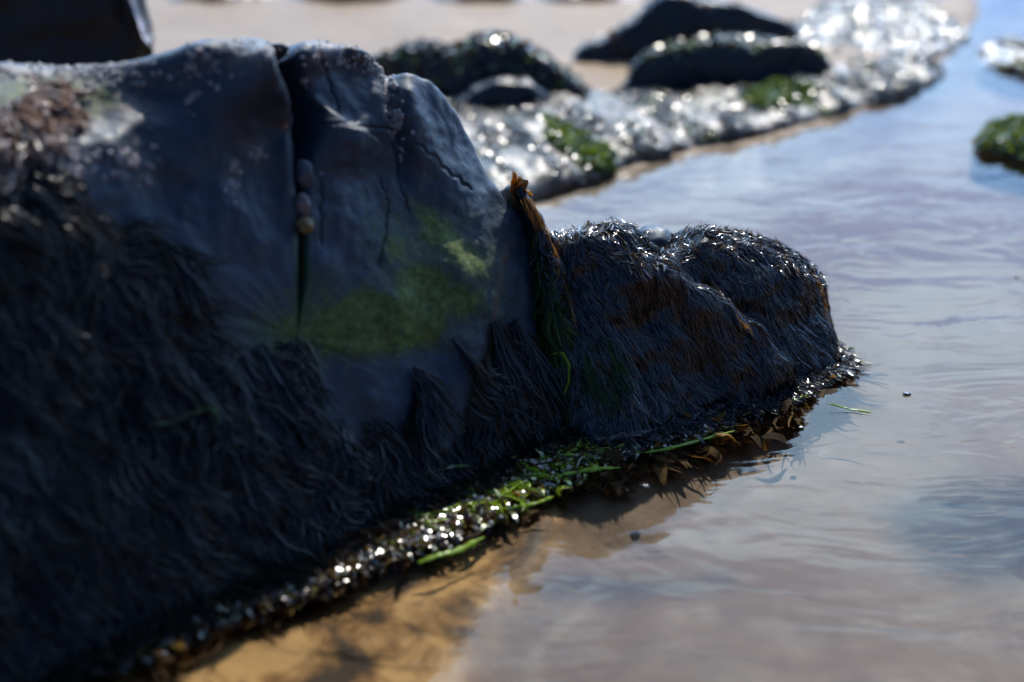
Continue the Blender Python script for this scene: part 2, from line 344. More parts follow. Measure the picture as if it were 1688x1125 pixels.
xw = axis(-900, 900, 260, 0.4, 8.0); yw = axis(-900, 1600, 260, 1.7, 8.0); XW, YW = np.meshgrid(xw, yw, indexing='ij')
water = mesh_obj('water', np.stack([XW, YW, np.zeros_like(XW)], -1).reshape(-1, 3), grid_faces(len(xw), len(yw))[:, ::-1], M_WATER); tag(water, kind='structure')

# ------------------------------------------------------------------ rock builder
class Frame:
    """U, V span the outline's plane, N points out of it to the front"""
    def __init__(s, O, U, V, N): s.O, s.U, s.V, s.N = map(lambda q: np.array(q, float), (O, U, V, N))
    def uv(s, px, py):
        P = onplane(px, py, s.O, s.N)-s.O; return (P@s.U, P@s.V)
    def uvn(s, px, py, n=0.0):
        P = onplane(px, py, s.O+s.N*n, s.N)-s.O; return (P@s.U, P@s.V)
    def world(s, a, b, n): return s.O + a[..., None]*s.U + b[..., None]*s.V + n[..., None]*s.N
def vert_frame(p0, p1, back=0.0, lean=0.0):
    A = ground(*p0); B = ground(*p1); U = (B-A)/np.linalg.norm(B-A); Nn = np.array([U[1], -U[0], 0.0])
    c, k = math.cos(R(lean)), math.sin(R(lean)); Z = np.array([0, 0, 1.0])
    return Frame(A-Nn*back, U, Z*c-Nn*k, Nn*c+Z*k)
def flat_frame(p0): return Frame(ground(*p0), (1, 0, 0), (0, 1, 0), (0, 0, 1))
def smooth_closed(pts, n, it=2):
    pts = np.array(pts, float)
    for _ in range(it):
        q = np.roll(pts, -1, 0); pts = np.stack([0.78*pts+0.22*q, 0.22*pts+0.78*q], 1).reshape(-1, 2)
    L = np.r_[0, np.cumsum(np.linalg.norm(np.roll(pts, -1, 0)-pts, axis=1))]; pp = np.vstack([pts, pts[:1]])
    s = np.linspace(0, L[-1], n, endpoint=False); return np.stack([np.interp(s, L, pp[:, 0]), np.interp(s, L, pp[:, 1])], -1)
def pillow(name, fr, outline, center, df, db, mat, qf=0.55, qb=0.8, nf=120, nb=40, nt_=600, feat=None, noise_=((6, 0.01),), attrs=None, seed=0, parent=None, pre=None):
    O = smooth_closed(outline, nt_); c = np.array(center, float)
    ph = np.r_[np.linspace(0.0, math.pi/2, nf), np.linspace(math.pi/2, math.pi, nb+1)[1:]]
    q = np.where(ph <= math.pi/2, qf, qb); cs_ = np.cos(ph); r = np.abs(np.sin(ph))**q
    nn = np.sign(cs_)*np.abs(cs_)**q*np.where(cs_ > 0, df, db)
    r[0] = 1e-4; r[-1] = 1e-4
    if qb > 1:      # wedge-shaped back that falls away at once behind the rim
        tb = np.linspace(0, 1, nb+1)[1:]; r[nf:] = np.maximum((1-tb)**0.95, 1e-4); nn[nf:] = -db*tb**1.05
    # even the spacing over the front face
    fr_r = np.linspace(0, 1, nf)**0.8; ph_f = np.arcsin(np.clip(fr_r, 0, 1)**(1/qf)); m = (np.linspace(0, math.pi/2, nf)+ph_f)/2
    r[:nf] = np.maximum(np.sin(m)**qf, 1e-4); nn[:nf] = df*np.cos(m)**qf
    nn[nf-1] = 0
    UVs = c + r[:, None, None]*(O[None]-c); n = np.repeat(nn[:, None], nt_, 1)
    wfront = np.where(nn >= 0, 1.0, np.clip(1+nn/(db*0.45), 0, 1))[:, None]
    if pre is not None: n = n + pre(UVs)*wfront
    for ff in (feat if isinstance(feat, (list, tuple)) else [feat] if feat is not None else []):
        n = n + ff(UVs, project(fr.world(UVs[..., 0], UVs[..., 1], n)))*wfront
    P = fr.world(UVs[..., 0], UVs[..., 1], n).reshape(-1, 3)
    F = grid_faces(len(r), nt_, True)
    o = mesh_obj(name, P, F[:, ::-1], mat, parent)
    for k, (f, a) in enumerate(noise_):
        Nn = vnormals(o); V = getco(o)
        setco(o, V + Nn*(a*fbm(V*f+seed*3.1, 3, seed*11+k))[:, None])
    # make sure normals face out
    Nn = vnormals(o); V = getco(o); mid = fr.world(np.array([c[0]]), np.array([c[1]]), np.array([(df-db)/2]))[0]
    if ((V-mid)*Nn).sum() < 0: o.data.flip_normals()
    if attrs:
        V = getco(o); Q = project(V); Nn = vnormals(o)
        front = ((V-C0)*Nn).sum(1) < 0
        for k, f in attrs.items():
            at = o.data.attributes.new(k, 'FLOAT', 'POINT'); at.data.foreach_set('value', (f(Q, V)*front).astype(np.float32))
    return o
def bvh_of(o):
    V = getco(o); n = len(o.data.polygons); L = np.empty(n*4, np.int32); o.data.loops.foreach_get('vertex_index', L)
    return BVHTree.FromPolygons([tuple(v) for v in V], [tuple(f) for f in L.reshape(-1, 4).tolist()])
def surf_samples(o, n, poly=None, zmin=-0.01, up=None, front=True, dens=None):
    """random points on the mesh, optionally inside a photo polygon and facing the camera side"""
    V = getco(o); L = np.empty(len(o.data.loops), np.int32); o.data.loops.foreach_get('vertex_index', L); L = L.reshape(-1, 4)
    Cn = V[L].mean(1); e1 = V[L[:, 2]]-V[L[:, 0]]; e2 = V[L[:, 3]]-V[L[:, 1]]; nr = np.cross(e1, e2); ar = np.linalg.norm(nr, axis=1)
    nr = nr/np.maximum(ar, 1e-12)[:, None]
    ok = Cn[:, 2] > zmin
    if front: ok &= ((Cn-C0)*nr).sum(1)/np.linalg.norm(Cn-C0, axis=1) < 0.35
    if poly is not None: ok &= inpoly(project(Cn), poly)
    if up is not None: ok &= nr[:, 2] > up
    pw = ar*ok
    if dens is not None: pw = pw*dens(Cn)
    if pw.sum() <= 0: return np.zeros((0, 3)), np.zeros((0, 3))
    I = rng.choice(len(pw), n, p=pw/pw.sum()); u = rng.random((n, 1)); v = rng.random((n, 1))
    A, B, Cc, D = (V[L[I, k]] for k in range(4))
    return (A*(1-u)+B*u)*(1-v)+(D*(1-u)+Cc*u)*v, nr[I]

# ------------------------------------------------------------------ weed builder
def guides(bvh, roots, steps, length, flow, wander=0.6, lift=0.002, nf=14, seed=0, floatz=0.004, outdir=None):
    """march each root down the surface; a strand that reaches the water floats out over it"""
    G = len(roots); P = np.zeros((G, steps, 3)); Nn = np.zeros((G, steps, 3))
    nz = np.stack([pn(roots*nf+5, seed), pn(roots*nf+9, seed+1), pn(roots*nf+13, seed+2)], -1)
    jit = rng.normal(0, 0.22, (G, 3)); fl = Vector(flow)
    for g in range(G):
        p = Vector(roots[g]); st = length[g]/(steps-1); loc, n, _, _ = bvh.find_nearest(p)
        if loc is None: continue
        fl_n = 0; sw = Vector((0, 0, 0)); p = loc+n*lift; d0 = fl + Vector(nz[g])*wander + Vector(jit[g])
        for s in range(steps):
            P[g, s] = p; Nn[g, s] = n
            if p.z <= floatz + 0.002 and outdir is not None:
                fl_n = fl_n+1 if s else 1
                if fl_n > 3: continue
                dd = Vector(outdir)+Vector((d0.x, d0.y, 0))*0.8 + Vector(jit[g])*0.6; dd.z = 0
                p = p+dd.normalized()*st; p.z = floatz+abs(jit[g][2])*0.01*(1 - s/steps); n = Vector((0, 0, 1)); continue
            if s % 2 == 0:
                pv = np.array(p)*nf*2.2; sw = Vector((float(pn(pv+3, seed+5)), float(pn(pv+7, seed+6)), 0))*wander*1.3
            dd = d0 + sw; dd = dd - n*dd.dot(n)
            if dd.length < 1e-4: dd = Vector((0.1, -0.1, -0.1))
            q = p+dd.normalized()*st; loc, n2, _, _ = bvh.find_nearest(q)
            n = (n*0.5+n2*0.5).normalized(); p = loc+n2*(lift*(1+0.8*s/steps))
            if p.z < floatz and outdir is not None: p.z = floatz
    return P, Nn
def strands(name, P, Nn, per, spread, w, mat, root_w=1.0, tip=0.35, lift=0.004, seed=0, parent=None, wave=0.0, fan=False, tipw=0.35, rndbias=0.0, col=None):
    """children strands round every guide, pulled together towards the tip (or fanning out)"""
    rg = np.random.default_rng(100+seed); G, S, _ = P.shape; T = np.gradient(P, axis=1); T /= np.maximum(np.linalg.norm(T, axis=2, keepdims=True), 1e-9)
    B = np.cross(T, Nn); B /= np.maximum(np.linalg.norm(B, axis=2, keepdims=True), 1e-9)
    K = G*per; P = np.repeat(P, per, 0); T = np.repeat(T, per, 0); Nn = np.repeat(Nn, per, 0); B = np.repeat(B, per, 0)
    s = np.linspace(0, 1, S)[None, :, None]
    prof = (root_w*(1-s)+tip*s) if not fan else (tip*(1-s)+root_w*s)
    o1 = rg.normal(0, 1, (K, 1, 1))*spread; o2 = np.abs(rg.normal(0, 1, (K, 1, 1)))*lift; along = rg.uniform(-0.5, 0.5, (K, 1, 1))
    cut = rg.uniform(0.55, 1.0, (K, 1, 1))
    step = np.linalg.norm(P[:, 1]-P[:, 0], axis=1)[:, None, None]
    # shorten by resampling along the guide
    idx = s*(S-1)*cut; i0 = np.clip(np.floor(idx).astype(int), 0, S-2); f = idx-i0
    k = np.arange(K)[:, None]; i0 = i0[..., 0]
    lerp = lambda A: A[k, i0]*(1-f)+A[k, i0+1]*f
    P2, T2, N2, B2 = lerp(P), lerp(T), lerp(Nn), lerp(B)
    wv = np.sin(s*rg.uniform(4, 11, (K, 1, 1))+rg.uniform(0, 6.3, (K, 1, 1)))*wave*s
    Pc = P2 + B2*(o1*prof+wv) + N2*(o2*(0.25+s*0.9)) + T2*along*step*1.5
    roll = rg.uniform(-0.9, 0.9, (K, 1, 1)) + s*rg.uniform(-0.8, 0.8, (K, 1, 1))
    side = B2*np.cos(roll)+N2*np.sin(roll)
    hw = w*rg.uniform(0.55, 1.35, (K, 1, 1))*0.5*(tipw+(1-tipw)*np.sin(np.clip(s*0.9+0.12, 0, 1)*math.pi)**0.6)
    bow = np.cross(T2, side)*hw*0.45
    V = np.stack([Pc-side*hw, Pc+bow, Pc+side*hw], 2)         # K,S,3,3
    base = (np.arange(K)*S*3)[:, None, None]; si = np.arange(S-1)[None, :, None]; q = np.array([0, 1])[None, None, :]
    a = base+si*3+q; F = np.stack([a, a+1, a+4, a+3], -1).reshape(-1, 4)
    rn = np.clip(rg.random(K)+rndbias, 0, 1) if col is None else col(Pc[:, 0], rg)
    rn = np.repeat(rn, S*3)
    return mesh_obj(name, V.reshape(-1, 3), F, mat, parent, attrs={'rnd': rn})
def leaflets(name, P, Nn, size, mat, tilt=0.45, seed=0, parent=None, asp=2.0, rndf=None, lift=0.5):
    """small wet curled leaf blades lying every way on a surface"""
    rg = np.random.default_rng(500+seed); K = len(P)
    n = Nn+rg.normal(0, tilt, (K, 3)); n /= np.linalg.norm(n, axis=1, keepdims=True)
    r = rg.normal(0, 1, (K, 3)); u = np.cross(n, r); u /= np.linalg.norm(u, axis=1, keepdims=True); v = np.cross(n, u)
    sz = size*rg.uniform(0.5, 1.5, (K, 1)); P = P+Nn*sz*lift*rg.random((K, 1))
    vs = []
    for i in range(4):
        x = (i/3*2-1)*asp; wd = (0.35, 1, 0.9, 0.25)[i]; z = -0.22*x*x
        for j in (-1, 1): vs.append(P+u*sz*x*0.5+v*sz*0.5*wd*j+n*sz*(z*0.35))
    V = np.stack(vs, 1); base = (np.arange(K)*8)[:, None, None]
    a = np.array([0, 2, 4])[None, :, None]; F = (base+a+np.array([0, 1, 3, 2])[None, None, :]).reshape(-1, 4)
    rn = rg.random(K) if rndf is None else rndf(P, rg)
    return mesh_obj(name, V.reshape(-1, 3), F, mat, parent, attrs={'rnd': np.repeat(rn, 8)})
def ribbon(name, pts, width, mat, label=None, cat=None, group=None, n=28, seed=0, parent=None, roll=0.5, th=0.25, rnd=(0.3, 0.9), frill=0.0):
    """one long blade through world points, with a bowed cross-section of five vertices and a closed underside"""
    rg = np.random.default_rng(900+seed); pts = np.array(pts, float)
    t = np.linspace(0, 1, len(pts)); ti = np.linspace(0, 1, n)
    # catmull-like smoothing
    Pc = np.stack([np.interp(ti, t, pts[:, k]) for k in range(3)], -1)
    for _ in range(3): Pc[1:-1] = Pc[:-2]*0.25+Pc[1:-1]*0.5+Pc[2:]*0.25
    T = np.gradient(Pc, axis=0); T /= np.linalg.norm(T, axis=1, keepdims=True)
    view = C0-Pc; view /= np.linalg.norm(view, axis=1, keepdims=True); ref = np.array([0.2, -0.4, 0.9]); S = np.cross(T, ref); S /= np.linalg.norm(S, axis=1, keepdims=True); Nn = np.cross(S, T)
    ph = np.sin(ti*rg.uniform(5, 12)+rg.uniform(0, 6))*roll; Sd = S*np.cos(ph)[:, None]+Nn*np.sin(ph)[:, None]; Nd = np.cross(Sd, T)
    wd = width*0.5*np.clip(np.minimum(ti*6+0.3, (1-ti)*5+0.15), 0, 1)*(1+0.25*np.sin(ti*rg.uniform(20, 40)+rg.uniform(0, 6))+frill*rg.normal(0, 1, n))
    ring = [(-1, 0), (-0.5, th), (0.5, th), (1, 0), (0.5, -th*0.6), (-0.5, -th*0.6)]
    V = np.stack([Pc+Sd*(wd*x)[:, None]+Nd*(wd*y)[:, None] for x, y in ring], 1).reshape(-1, 3)
    F = grid_faces(n, 6, True)
    o = mesh_obj(name, V, F, mat, parent, attrs={'rnd': np.repeat(np.clip(np.interp(ti, [0, 1], rnd)+rg.normal(0, 0.12, n), 0, 1), 6)})
    tag(o, label, cat, group); return o
def pebble(name, P, r, mat, label, group=None, seed=0, rot=0.0, cat='pebble', parent=None, nz=0.18):
    u = np.linspace(0, math.pi, 24); v = np.linspace(0, 2*math.pi, 36, endpoint=False); U_, V_ = np.meshgrid(u, v, indexing='ij')
    S = np.stack([np.sin(U_)*np.cos(V_), np.sin(U_)*np.sin(V_), np.cos(U_)], -1)
    S = S*(1+nz*fbm(S*1.3+seed*7.7, 3, seed)[..., None])
    Q = S*np.array(r); c, s = math.cos(rot), math.sin(rot); Q = np.stack([Q[..., 0]*c-Q[..., 1]*s, Q[..., 0]*s+Q[..., 1]*c, Q[..., 2]], -1)
    o = mesh_obj(name, (Q).reshape(-1, 3), grid_faces(24, 36, True)[:, ::-1], mat, parent); o.location = P
    if label: tag(o, label, cat, group)
    return o
def hit(bvh, px, py):
    d = Vector(ray(px, py)).normalized(); return bvh.ray_cast(Vector(C0), d)
# ------------------------------------------------------------------ the big boulder
fb = vert_frame((150, 1090), (950, 730), back=0.06, lean=21)
top = [(-700, 330), (-480, 150), (-250, 92), (-60, 78), (60, 84), (140, 93), (200, 98), (242, 95), (280, 84), (325, 74), (400, 76), (430, 80), (441, 82), (449, 108), (458, 88), (474, 75), (530, 76), (580, 92), (622, 113), (641, 129), (656, 120), (690, 127), (722, 145), (762, 182), (797, 238), (824, 290), (848, 342), (866, 392), (874, 440), (878, 520), (884, 590), (902, 660), (926, 725)]
ol = [fb.uvn(*p, n=(0.030-0.026*float(sstep(300, 420, p[1])))*float(sstep(560, 700, p[0]))) for p in top]
ol += [(ol[-1][0]+0.005, -0.04), (ol[-1][0]-0.02, -0.06), (0.2, -0.06), (ol[0][0]+0.05, -0.06), (ol[0][0]-0.03, 0.1)]
cb = fb.uv(470, 560)
def gl(Q, pts, sig): d, t, s = polydist(Q, pts); return d, t, s
CR = [(444, 78), (458, 120), (468, 170), (478, 230), (484, 290), (489, 360), (492, 430), (494, 520), (493, 600)]
C2 = [(641, 118), (645, 160), (652, 210), (664, 260), (668, 320)]
CKS = [[(524, 84), (540, 130), (560, 190), (575, 212)], [(528, 300), (530, 350), (529, 400)], [(628, 300), (640, 330), (636, 380), (622, 440)],
       [(655, 255), (660, 300), (672, 345)], [(680, 238), (720, 270), (775, 312)], [(500, 205), (570, 208), (640, 212)]]
def bfeat(UV, Q):
    w3 = np.stack([UV[..., 0], UV[..., 1], np.zeros_like(UV[..., 0])], -1)
    n = 0.014*fbm(w3*7, 2, 5) + 0.0055*fbm(w3*17, 3, 6)
    z = UV[..., 1]
    # gentle diagonal planes
    n += 0.0035*np.sin((Q[..., 0]*0.6+Q[..., 1]*0.9)/70.0+2*pn(w3*5, 4))*sstep(480, 600, Q[..., 0])
    # left hump with a lit flank on its right
    n += 0.030*np.exp(-(((Q[..., 0]-388)/44)**2+((Q[..., 1]-150)/70)**2))
    n += 0.020*np.exp(-(polydist(Q, [(388, 112), (430, 140), (462, 185)])[0]/20)**2)
    n -= 0.012*np.exp(-(((Q[..., 0]-440)/22)**2+((Q[..., 1]-98)/18)**2))
    n -= 0.022*np.exp(-(((Q[..., 0]-270)/45)**2+((Q[..., 1]-150)/45)**2))
    n += 0.026*sstep(318, 390, Q[..., 0])*(1-sstep(398, 456, Q[..., 0]))*np.exp(-((Q[..., 1]-142)/48)**2)
    # shallow shelf on the far left that leans back to the light
    sh = [(-700, 330), (0, 262), (90, 250), (190, 240), (262, 205), (300, 120), (300, 60), (-700, 60)]
    yb = np.interp(Q[..., 0], [-700, 0, 90, 190, 262, 320], [330, 270, 256, 238, 190, 100])
    n -= np.clip(yb-Q[..., 1], 0, 190)*0.00042*(1-sstep(180, 330, Q[..., 0]))*sstep(-10, 50, yb-Q[..., 1])
    n += 0.016*np.exp(-((Q[..., 1]-84)/26)**2)*sstep(270, 330, Q[..., 0])*(1-sstep(600, 680, Q[..., 0]))
    # swelling weed apron at the foot
    ap = [(-900, 300), (60, 290), (250, 400), (330, 500), (440, 600), (560, 720), (700, 760), (900, 740), (950, 760), (950, 1400), (-900, 1400)]
    da, _, _ = polydist(Q, ap, True); n += np.where(inpoly(Q, ap), np.clip(da, 0, 120)*0.00010, 0)
    n += 0.0*z                                                      # submerged foot
    return n
def bfine(UV, Q):
    n = np.zeros(Q.shape[:-1])
    d, t, s = polydist(Q, CR)
    wd = np.interp(t, [0, .1, .3, .42, .55, .8, 1], [16, 27, 34, 22, 12, 9, 5]); dp = np.interp(t, [0, .15, .5, .7, 1], [0.02, 0.12, 0.11, 0.03, 0.0])
    x = Q[..., 0]-np.interp(Q[..., 1], [p[1] for p in CR], [p[0] for p in CR])     # + is to the right
    vert = sstep(60, 90, Q[..., 1])*(1-sstep(560, 620, Q[..., 1]))
    prof = np.where(x < 0, 0, np.exp(-(np.maximum(x-wd*0.62, 0)/(wd*0.58))**2))*sstep(-4, 2, x)
    n -= dp*prof*vert
    n += 0.010*np.exp(-((x+16)/15)**2)*vert*(1-sstep(250, 420, Q[..., 1]))          # lip left of the crack
    # ledge right of the crack
    d, t, s = polydist(Q, [(510, 170), (535, 192), (562, 214), (588, 224)])
    n += 0.019*np.exp(-(d/np.where(s > 0, 46, 13))**2)
    # seam before the right-hand slab
    x2 = Q[..., 0]-np.interp(Q[..., 1], [p[1] for p in C2], [p[0] for p in C2]); v2 = 1-sstep(250, 340, Q[..., 1])
    n -= 0.010*np.exp(-(x2/9)**2)*v2; n += 0.010*sstep(0, 25, x2)*np.exp(-(x2/90)**2)*v2
    Qw = Q + 5*np.stack([pn(np.stack([Q[..., 0]/16, Q[..., 1]/16, Q[..., 0]*0], -1), 21), pn(np.stack([Q[..., 0]/16, Q[..., 1]/16, Q[..., 0]*0], -1), 22)], -1)
    for c in CKS: n -= 0.0018*np.exp(-(polydist(Qw, c)[0]/2.6)**2)
    return n
APRON = [(-900, 262), (0, 268), (80, 262), (130, 330), (205, 372), (262, 392), (300, 470), (330, 520), (420, 575), (475, 630), (540, 690), (660, 700), (690, 640), (705, 760), (760, 700), (800, 560), (850, 535), (880, 575), (910, 640), (945, 740), (960, 800), (960, 1500), (-900, 1500)]
AL = [[(455, 505), (500, 485), (560, 500), (610, 480), (650, 500), (690, 480), (735, 500), (720, 560), (660, 575), (600, 580), (560, 560), (525, 590), (490, 580), (470, 545)],
      [(690, 345), (720, 360), (760, 400), (800, 440), (790, 447), (745, 420), (705, 385)], [(660, 455), (700, 440), (740, 470), (790, 495), (770, 510), (720, 490), (700, 510), (670, 490)],
      [(640, 395), (660, 400), (662, 420), (645, 420)], [(-50, 130), (60, 120), (190, 128), (205, 170), (150, 200), (100, 230), (40, 240), (-50, 240)]]
def a_algae(Q, V): return np.clip(sum(softpoly(Q, p, 22)*w_ for p, w_ in zip(AL, (0.86, 0.74, 0.76, 0.6, 0.5)))+0.42*softpoly(Q, [(600, 330), (760, 330), (840, 420), (850, 540), (700, 600), (440, 610), (430, 480), (600, 440)], 60), 0, 0.9)
def a_dark(Q, V): return softpoly(Q, [(486, 385), (500, 375), (512, 420), (520, 480), (545, 540), (540, 575), (500, 560), (488, 500)], 9)*0.95
def a_rust(Q, V): return np.exp(-(polydist(Q, [(838, 400), (826, 450), (818, 500), (812, 560)])[0]/5)**2)*0.9
def a_tan(Q, V):
    a = 0
    for x, y, r in ((60, 180, 90), (130, 150, 80), (210, 150, 40), (120, 268, 36), (222, 268, 30), (388, 85, 40), (430, 90, 30), (345, 110, 20), (312, 155, 14), (540, 90, 26), (600, 110, 28), (425, 252, 22), (385, 285, 18), (652, 185, 15), (470, 205, 12)):
        a = np.maximum(a, np.exp(-((Q[:, 0]-x)**2+(Q[:, 1]-y)**2)/r**2))
    return np.clip(a*1.3, 0, 1)*0.85
def a_crack(Q, V):
    a = np.zeros(len(Q)); Qw = Q + 5*np.stack([pn(np.stack([Q[..., 0]/16, Q[..., 1]/16, Q[..., 0]*0], -1), 21), pn(np.stack([Q[..., 0]/16, Q[..., 1]/16, Q[..., 0]*0], -1), 22)], -1)
    for c in CKS: a = np.maximum(a, np.exp(-(polydist(Qw, c)[0]/1.5)**2)*0.5)
    x = Q[:, 0]-np.interp(Q[:, 1], [p[1] for p in CR], [p[0] for p in CR])
    return a
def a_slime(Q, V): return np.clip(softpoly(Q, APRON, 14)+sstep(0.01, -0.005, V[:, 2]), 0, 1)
boulder = pillow('boulder', fb, ol, cb, 0.045, 0.36, M_SLATE, 0.28, 1.4, nf=330, nb=50, nt_=1100, feat=[bfeat, bfine], pre=lambda UV: 0*UV[..., 1]-0.008, noise_=((30, 0.0014), (90, 0.0005)), seed=1,
                 attrs=dict(algae=a_algae, darkalgae=a_dark, rust=a_rust, tan=a_tan, crack=a_crack, slime=a_slime))
tag(boulder, 'large smooth blue-grey slate boulder split by a deep crack, green algae film on its face', 'boulder')
bv = bvh_of(boulder)
OUTB = tuple(fb.N*1.0)
def weed_on(o, bvh, poly, ng, per, L, flow, w, mat, name, label, steps=9, spread=0.006, lift=0.004, seed=0, outdir=None, cat='seaweed', zmin=-0.01, wander=0.6, kind='stuff', lift0=0.002, wave=0.0, dens=None, up=None, **kw):
    P0, N0 = surf_samples(o, ng, poly, zmin=zmin, dens=dens, up=up)
    if len(P0) == 0: print('NO ROOTS', name); return None
    P, Nn = guides(bvh, P0, steps, rng.uniform(*L, len(P0)), flow, wander, lift0, seed=seed, outdir=outdir)
    s = strands(name, P, Nn, per, spread, w, mat, lift=lift, seed=seed, wave=wave, **kw)
    if label: tag(s, label, cat, kind=kind)
    return s
dn = lambda a, b=-1.0: tuple(fb.U*a+np.array([0, 0, b])+fb.N*0.12)
weed_on(boulder, bv, APRON, 3400, 13, (0.04, 0.10), dn(0.35), 0.0016, M_WRACK, 'hanging_seaweed', 'dark shaggy seaweed hanging over the shaded foot of the big split boulder', spread=0.0055, lift=0.006, seed=1, outdir=OUTB, wave=0.004, wander=0.9)

weed_on(boulder, bv, APRON, 350, 4, (0.03, 0.06), dn(0.45), 0.0036, M_WRACK, 'broad_seaweed', 'broad flat wet fronds scattered over the shaggy weed on the big boulder', spread=0.006, lift=0.003, seed=5, outdir=OUTB, wave=0.003, wander=1.0, lift0=0.003)
# sunlit brown weed patch on the shelf, left; sunlight painted into its pale strands
LITP = [(-60, 200), (20, 172), (70, 150), (118, 152), (112, 175), (90, 215), (62, 250), (40, 285), (-60, 290)]
weed_on(boulder, bv, LITP, 420, 10, (0.02, 0.04), dn(-0.25), 0.0030, weed_mat('sunlit_wrack', [(0, (0.06, 0.04, 0.03)), (0.5, (0.30, 0.21, 0.17)), (1, (0.75, 0.58, 0.48))], 0.22, 0.3), 'sunlit_seaweed', 'sunlit brown tufted seaweed on the left shoulder of the big split boulder', spread=0.004, lift=0.004, seed=2)

# barnacles
def barnacles(name, poly, n, size, seed, o=boulder):
    x_, y_, rx_, ry_ = poly
    def dz(Cn):
        q = project(Cn); return np.exp(-((q[:, 0]-x_)/rx_)**2-((q[:, 1]-y_)/ry_)**2)*np.clip(0.5+2.5*pn(Cn*110, seed), 0.02, 2)
    P, Nn = surf_samples(o, n, [(x_-3*rx_, y_-3*ry_), (x_+3*rx_, y_-3*ry_), (x_+3*rx_, y_+3*ry_), (x_-3*rx_, y_+3*ry_)], dens=dz); rg = np.random.default_rng(seed)
    if len(P) == 0: return
    prof = [(1.0, -0.1), (0.86, 0.35), (0.55, 0.75), (0.42, 0.78), (0.3, 0.35)]
    k = 9; th = np.arange(k)/k*2*math.pi; sz = 1.35*size*rg.uniform(0.35, 1.25, n)
    r = rg.normal(0, 1, (n, 3)); U = np.cross(Nn, r); U /= np.linalg.norm(U, axis=1, keepdims=True); W = np.cross(Nn, U)
    V = []
    for pr, ph in prof:
        jit = 1+rg.normal(0, 0.12, (n, k))
        V.append(P[:, None]+(U[:, None]*np.cos(th)[None, :, None]+W[:, None]*np.sin(th)[None, :, None])*(sz[:, None]*pr*jit)[..., None]+Nn[:, None]*(sz*ph)[:, None, None])
    V = np.stack(V, 1); m = len(prof); f = grid_faces(m, k, True); F = (np.arange(n)*m*k)[:, None, None]+f[None]
    b = mesh_obj('barnacle_cluster', V.reshape(-1, 3), F.reshape(-1, 4), M_BARN, o, smooth=False); b['kind'] = 'stuff'; return b
def circ(x, y, rx, ry, k=14): return [(x+rx*math.cos(a*2*math.pi/k)*(0.8+0.3*random.random()), y+ry*math.sin(a*2*math.pi/k)*(0.8+0.3*random.random())) for a in range(k)]
for i, (x, y, rx, ry, n, s) in enumerate([(648, 160, 9, 30, 60, .0020), (655, 205, 11, 16, 26, .0022), (428, 250, 18, 9, 34, .0024), (386, 286, 9, 22, 36, .0022), (222, 270, 24, 20, 60, .0022), (125, 272, 40, 22, 60, .0024),
        (400, 84, 50, 9, 150, .0020), (330, 110, 24, 22, 50, .0018), (560, 95, 60, 14, 120, .0019), (620, 118, 16, 16, 40, .002), (315, 160, 9, 12, 18, .0018), (470, 208, 6, 9, 14, .0024), (130, 125, 100, 22, 170, .0022), (200, 115, 60, 12, 70, .002), (500, 135, 12, 12, 8, .0015), (660, 235, 6, 22, 8, .002), (528, 285, 2, 3, 1, .0020)]):
    barnacles('b', (x, y, rx, ry), n, s*0.85, i)

# pebbles wedged in the crack
def wedge(px, py, r, mat, lab, seed, inward=0.006):
    h = hit(bv, px, py); p = h[0] if h[0] else Vector(onplane(px, py, fb.O, fb.N))
    d = Vector(C0)-p; d.normalize(); pebble('pebble', p+d*inward, r, mat, lab, 'pebbles wedged in the crack', seed, rot=SUN_AZ)
wedge(501, 288, (0.010, 0.010, 0.016), M_PEB1, 'grey oblong pebble wedged in the crack, topmost of the three', 1, 0.006)
wedge(499, 340, (0.008, 0.008, 0.014), M_PEB2, 'pale narrow pebble wedged in the crack between a grey and an ochre one', 2, 0.008)
wedge(503, 371, (0.0095, 0.009, 0.0085), M_PEB3, 'small ochre pebble wedged in the crack, lowest of the three', 3, 0.009)

# ------------------------------------------------------------------ narrow weedy slab behind the boulder's right edge
fs = vert_frame((880, 760), (1000, 716), back=0.036, lean=21)
so_ = [fs.uv(*p) for p in ((850, 326), (850, 304), (863, 316), (880, 345), (899, 388), (908, 425), (918, 470), (934, 520), (954, 580), (976, 640), (994, 700), (1004, 745))]
so_ += [(so_[-1][0]+0.004, -0.035), (fs.uv(950, 745)[0], -0.035)] + [fs.uv(*p) for p in ((940, 730), (914, 660), (896, 590), (888, 520), (884, 440), (876, 390), (862, 345))]
slab = pillow('rock_slab', fs, so_, fs.uv(915, 520), 0.025, 0.16, M_DARK, 0.6, 0.7, 110, 40, 420, noise_=((18, 0.006), (60, 0.0015)), seed=5)
tag(slab, 'narrow dark slab of rock pressed behind the right edge of the big boulder', 'rock')
sv = bvh_of(slab)
s_ = weed_on(slab, sv, [(868, 395), (905, 400), (925, 500), (960, 600), (1000, 700), (960, 760), (900, 760), (880, 560)], 260, 14, (0.03, 0.08), (0.25, -0.1, -1), 0.0013, M_GREEN, 'green_seaweed', 'fine dark green seaweed hanging in the gap between the two weedy rocks', spread=0.004, lift=0.005, seed=11, outdir=(0.3, -0.9, 0))
s_ = weed_on(slab, sv, [(880, 330), (910, 420), (940, 500), (990, 600), (1010, 700), (970, 720), (935, 600), (905, 480)], 260, 16, (0.03, 0.07), (0.3, -0.1, -1), 0.0012, M_HAIR, 'slab_seaweed', 'fine blue-black seaweed draped down the narrow slab behind the big boulder', spread=0.004, lift=0.004, seed=12, outdir=(0.3, -0.9, 0))
g1, _ = surf_samples(slab, 60, [(872, 395), (890, 398), (892, 425), (874, 425)])
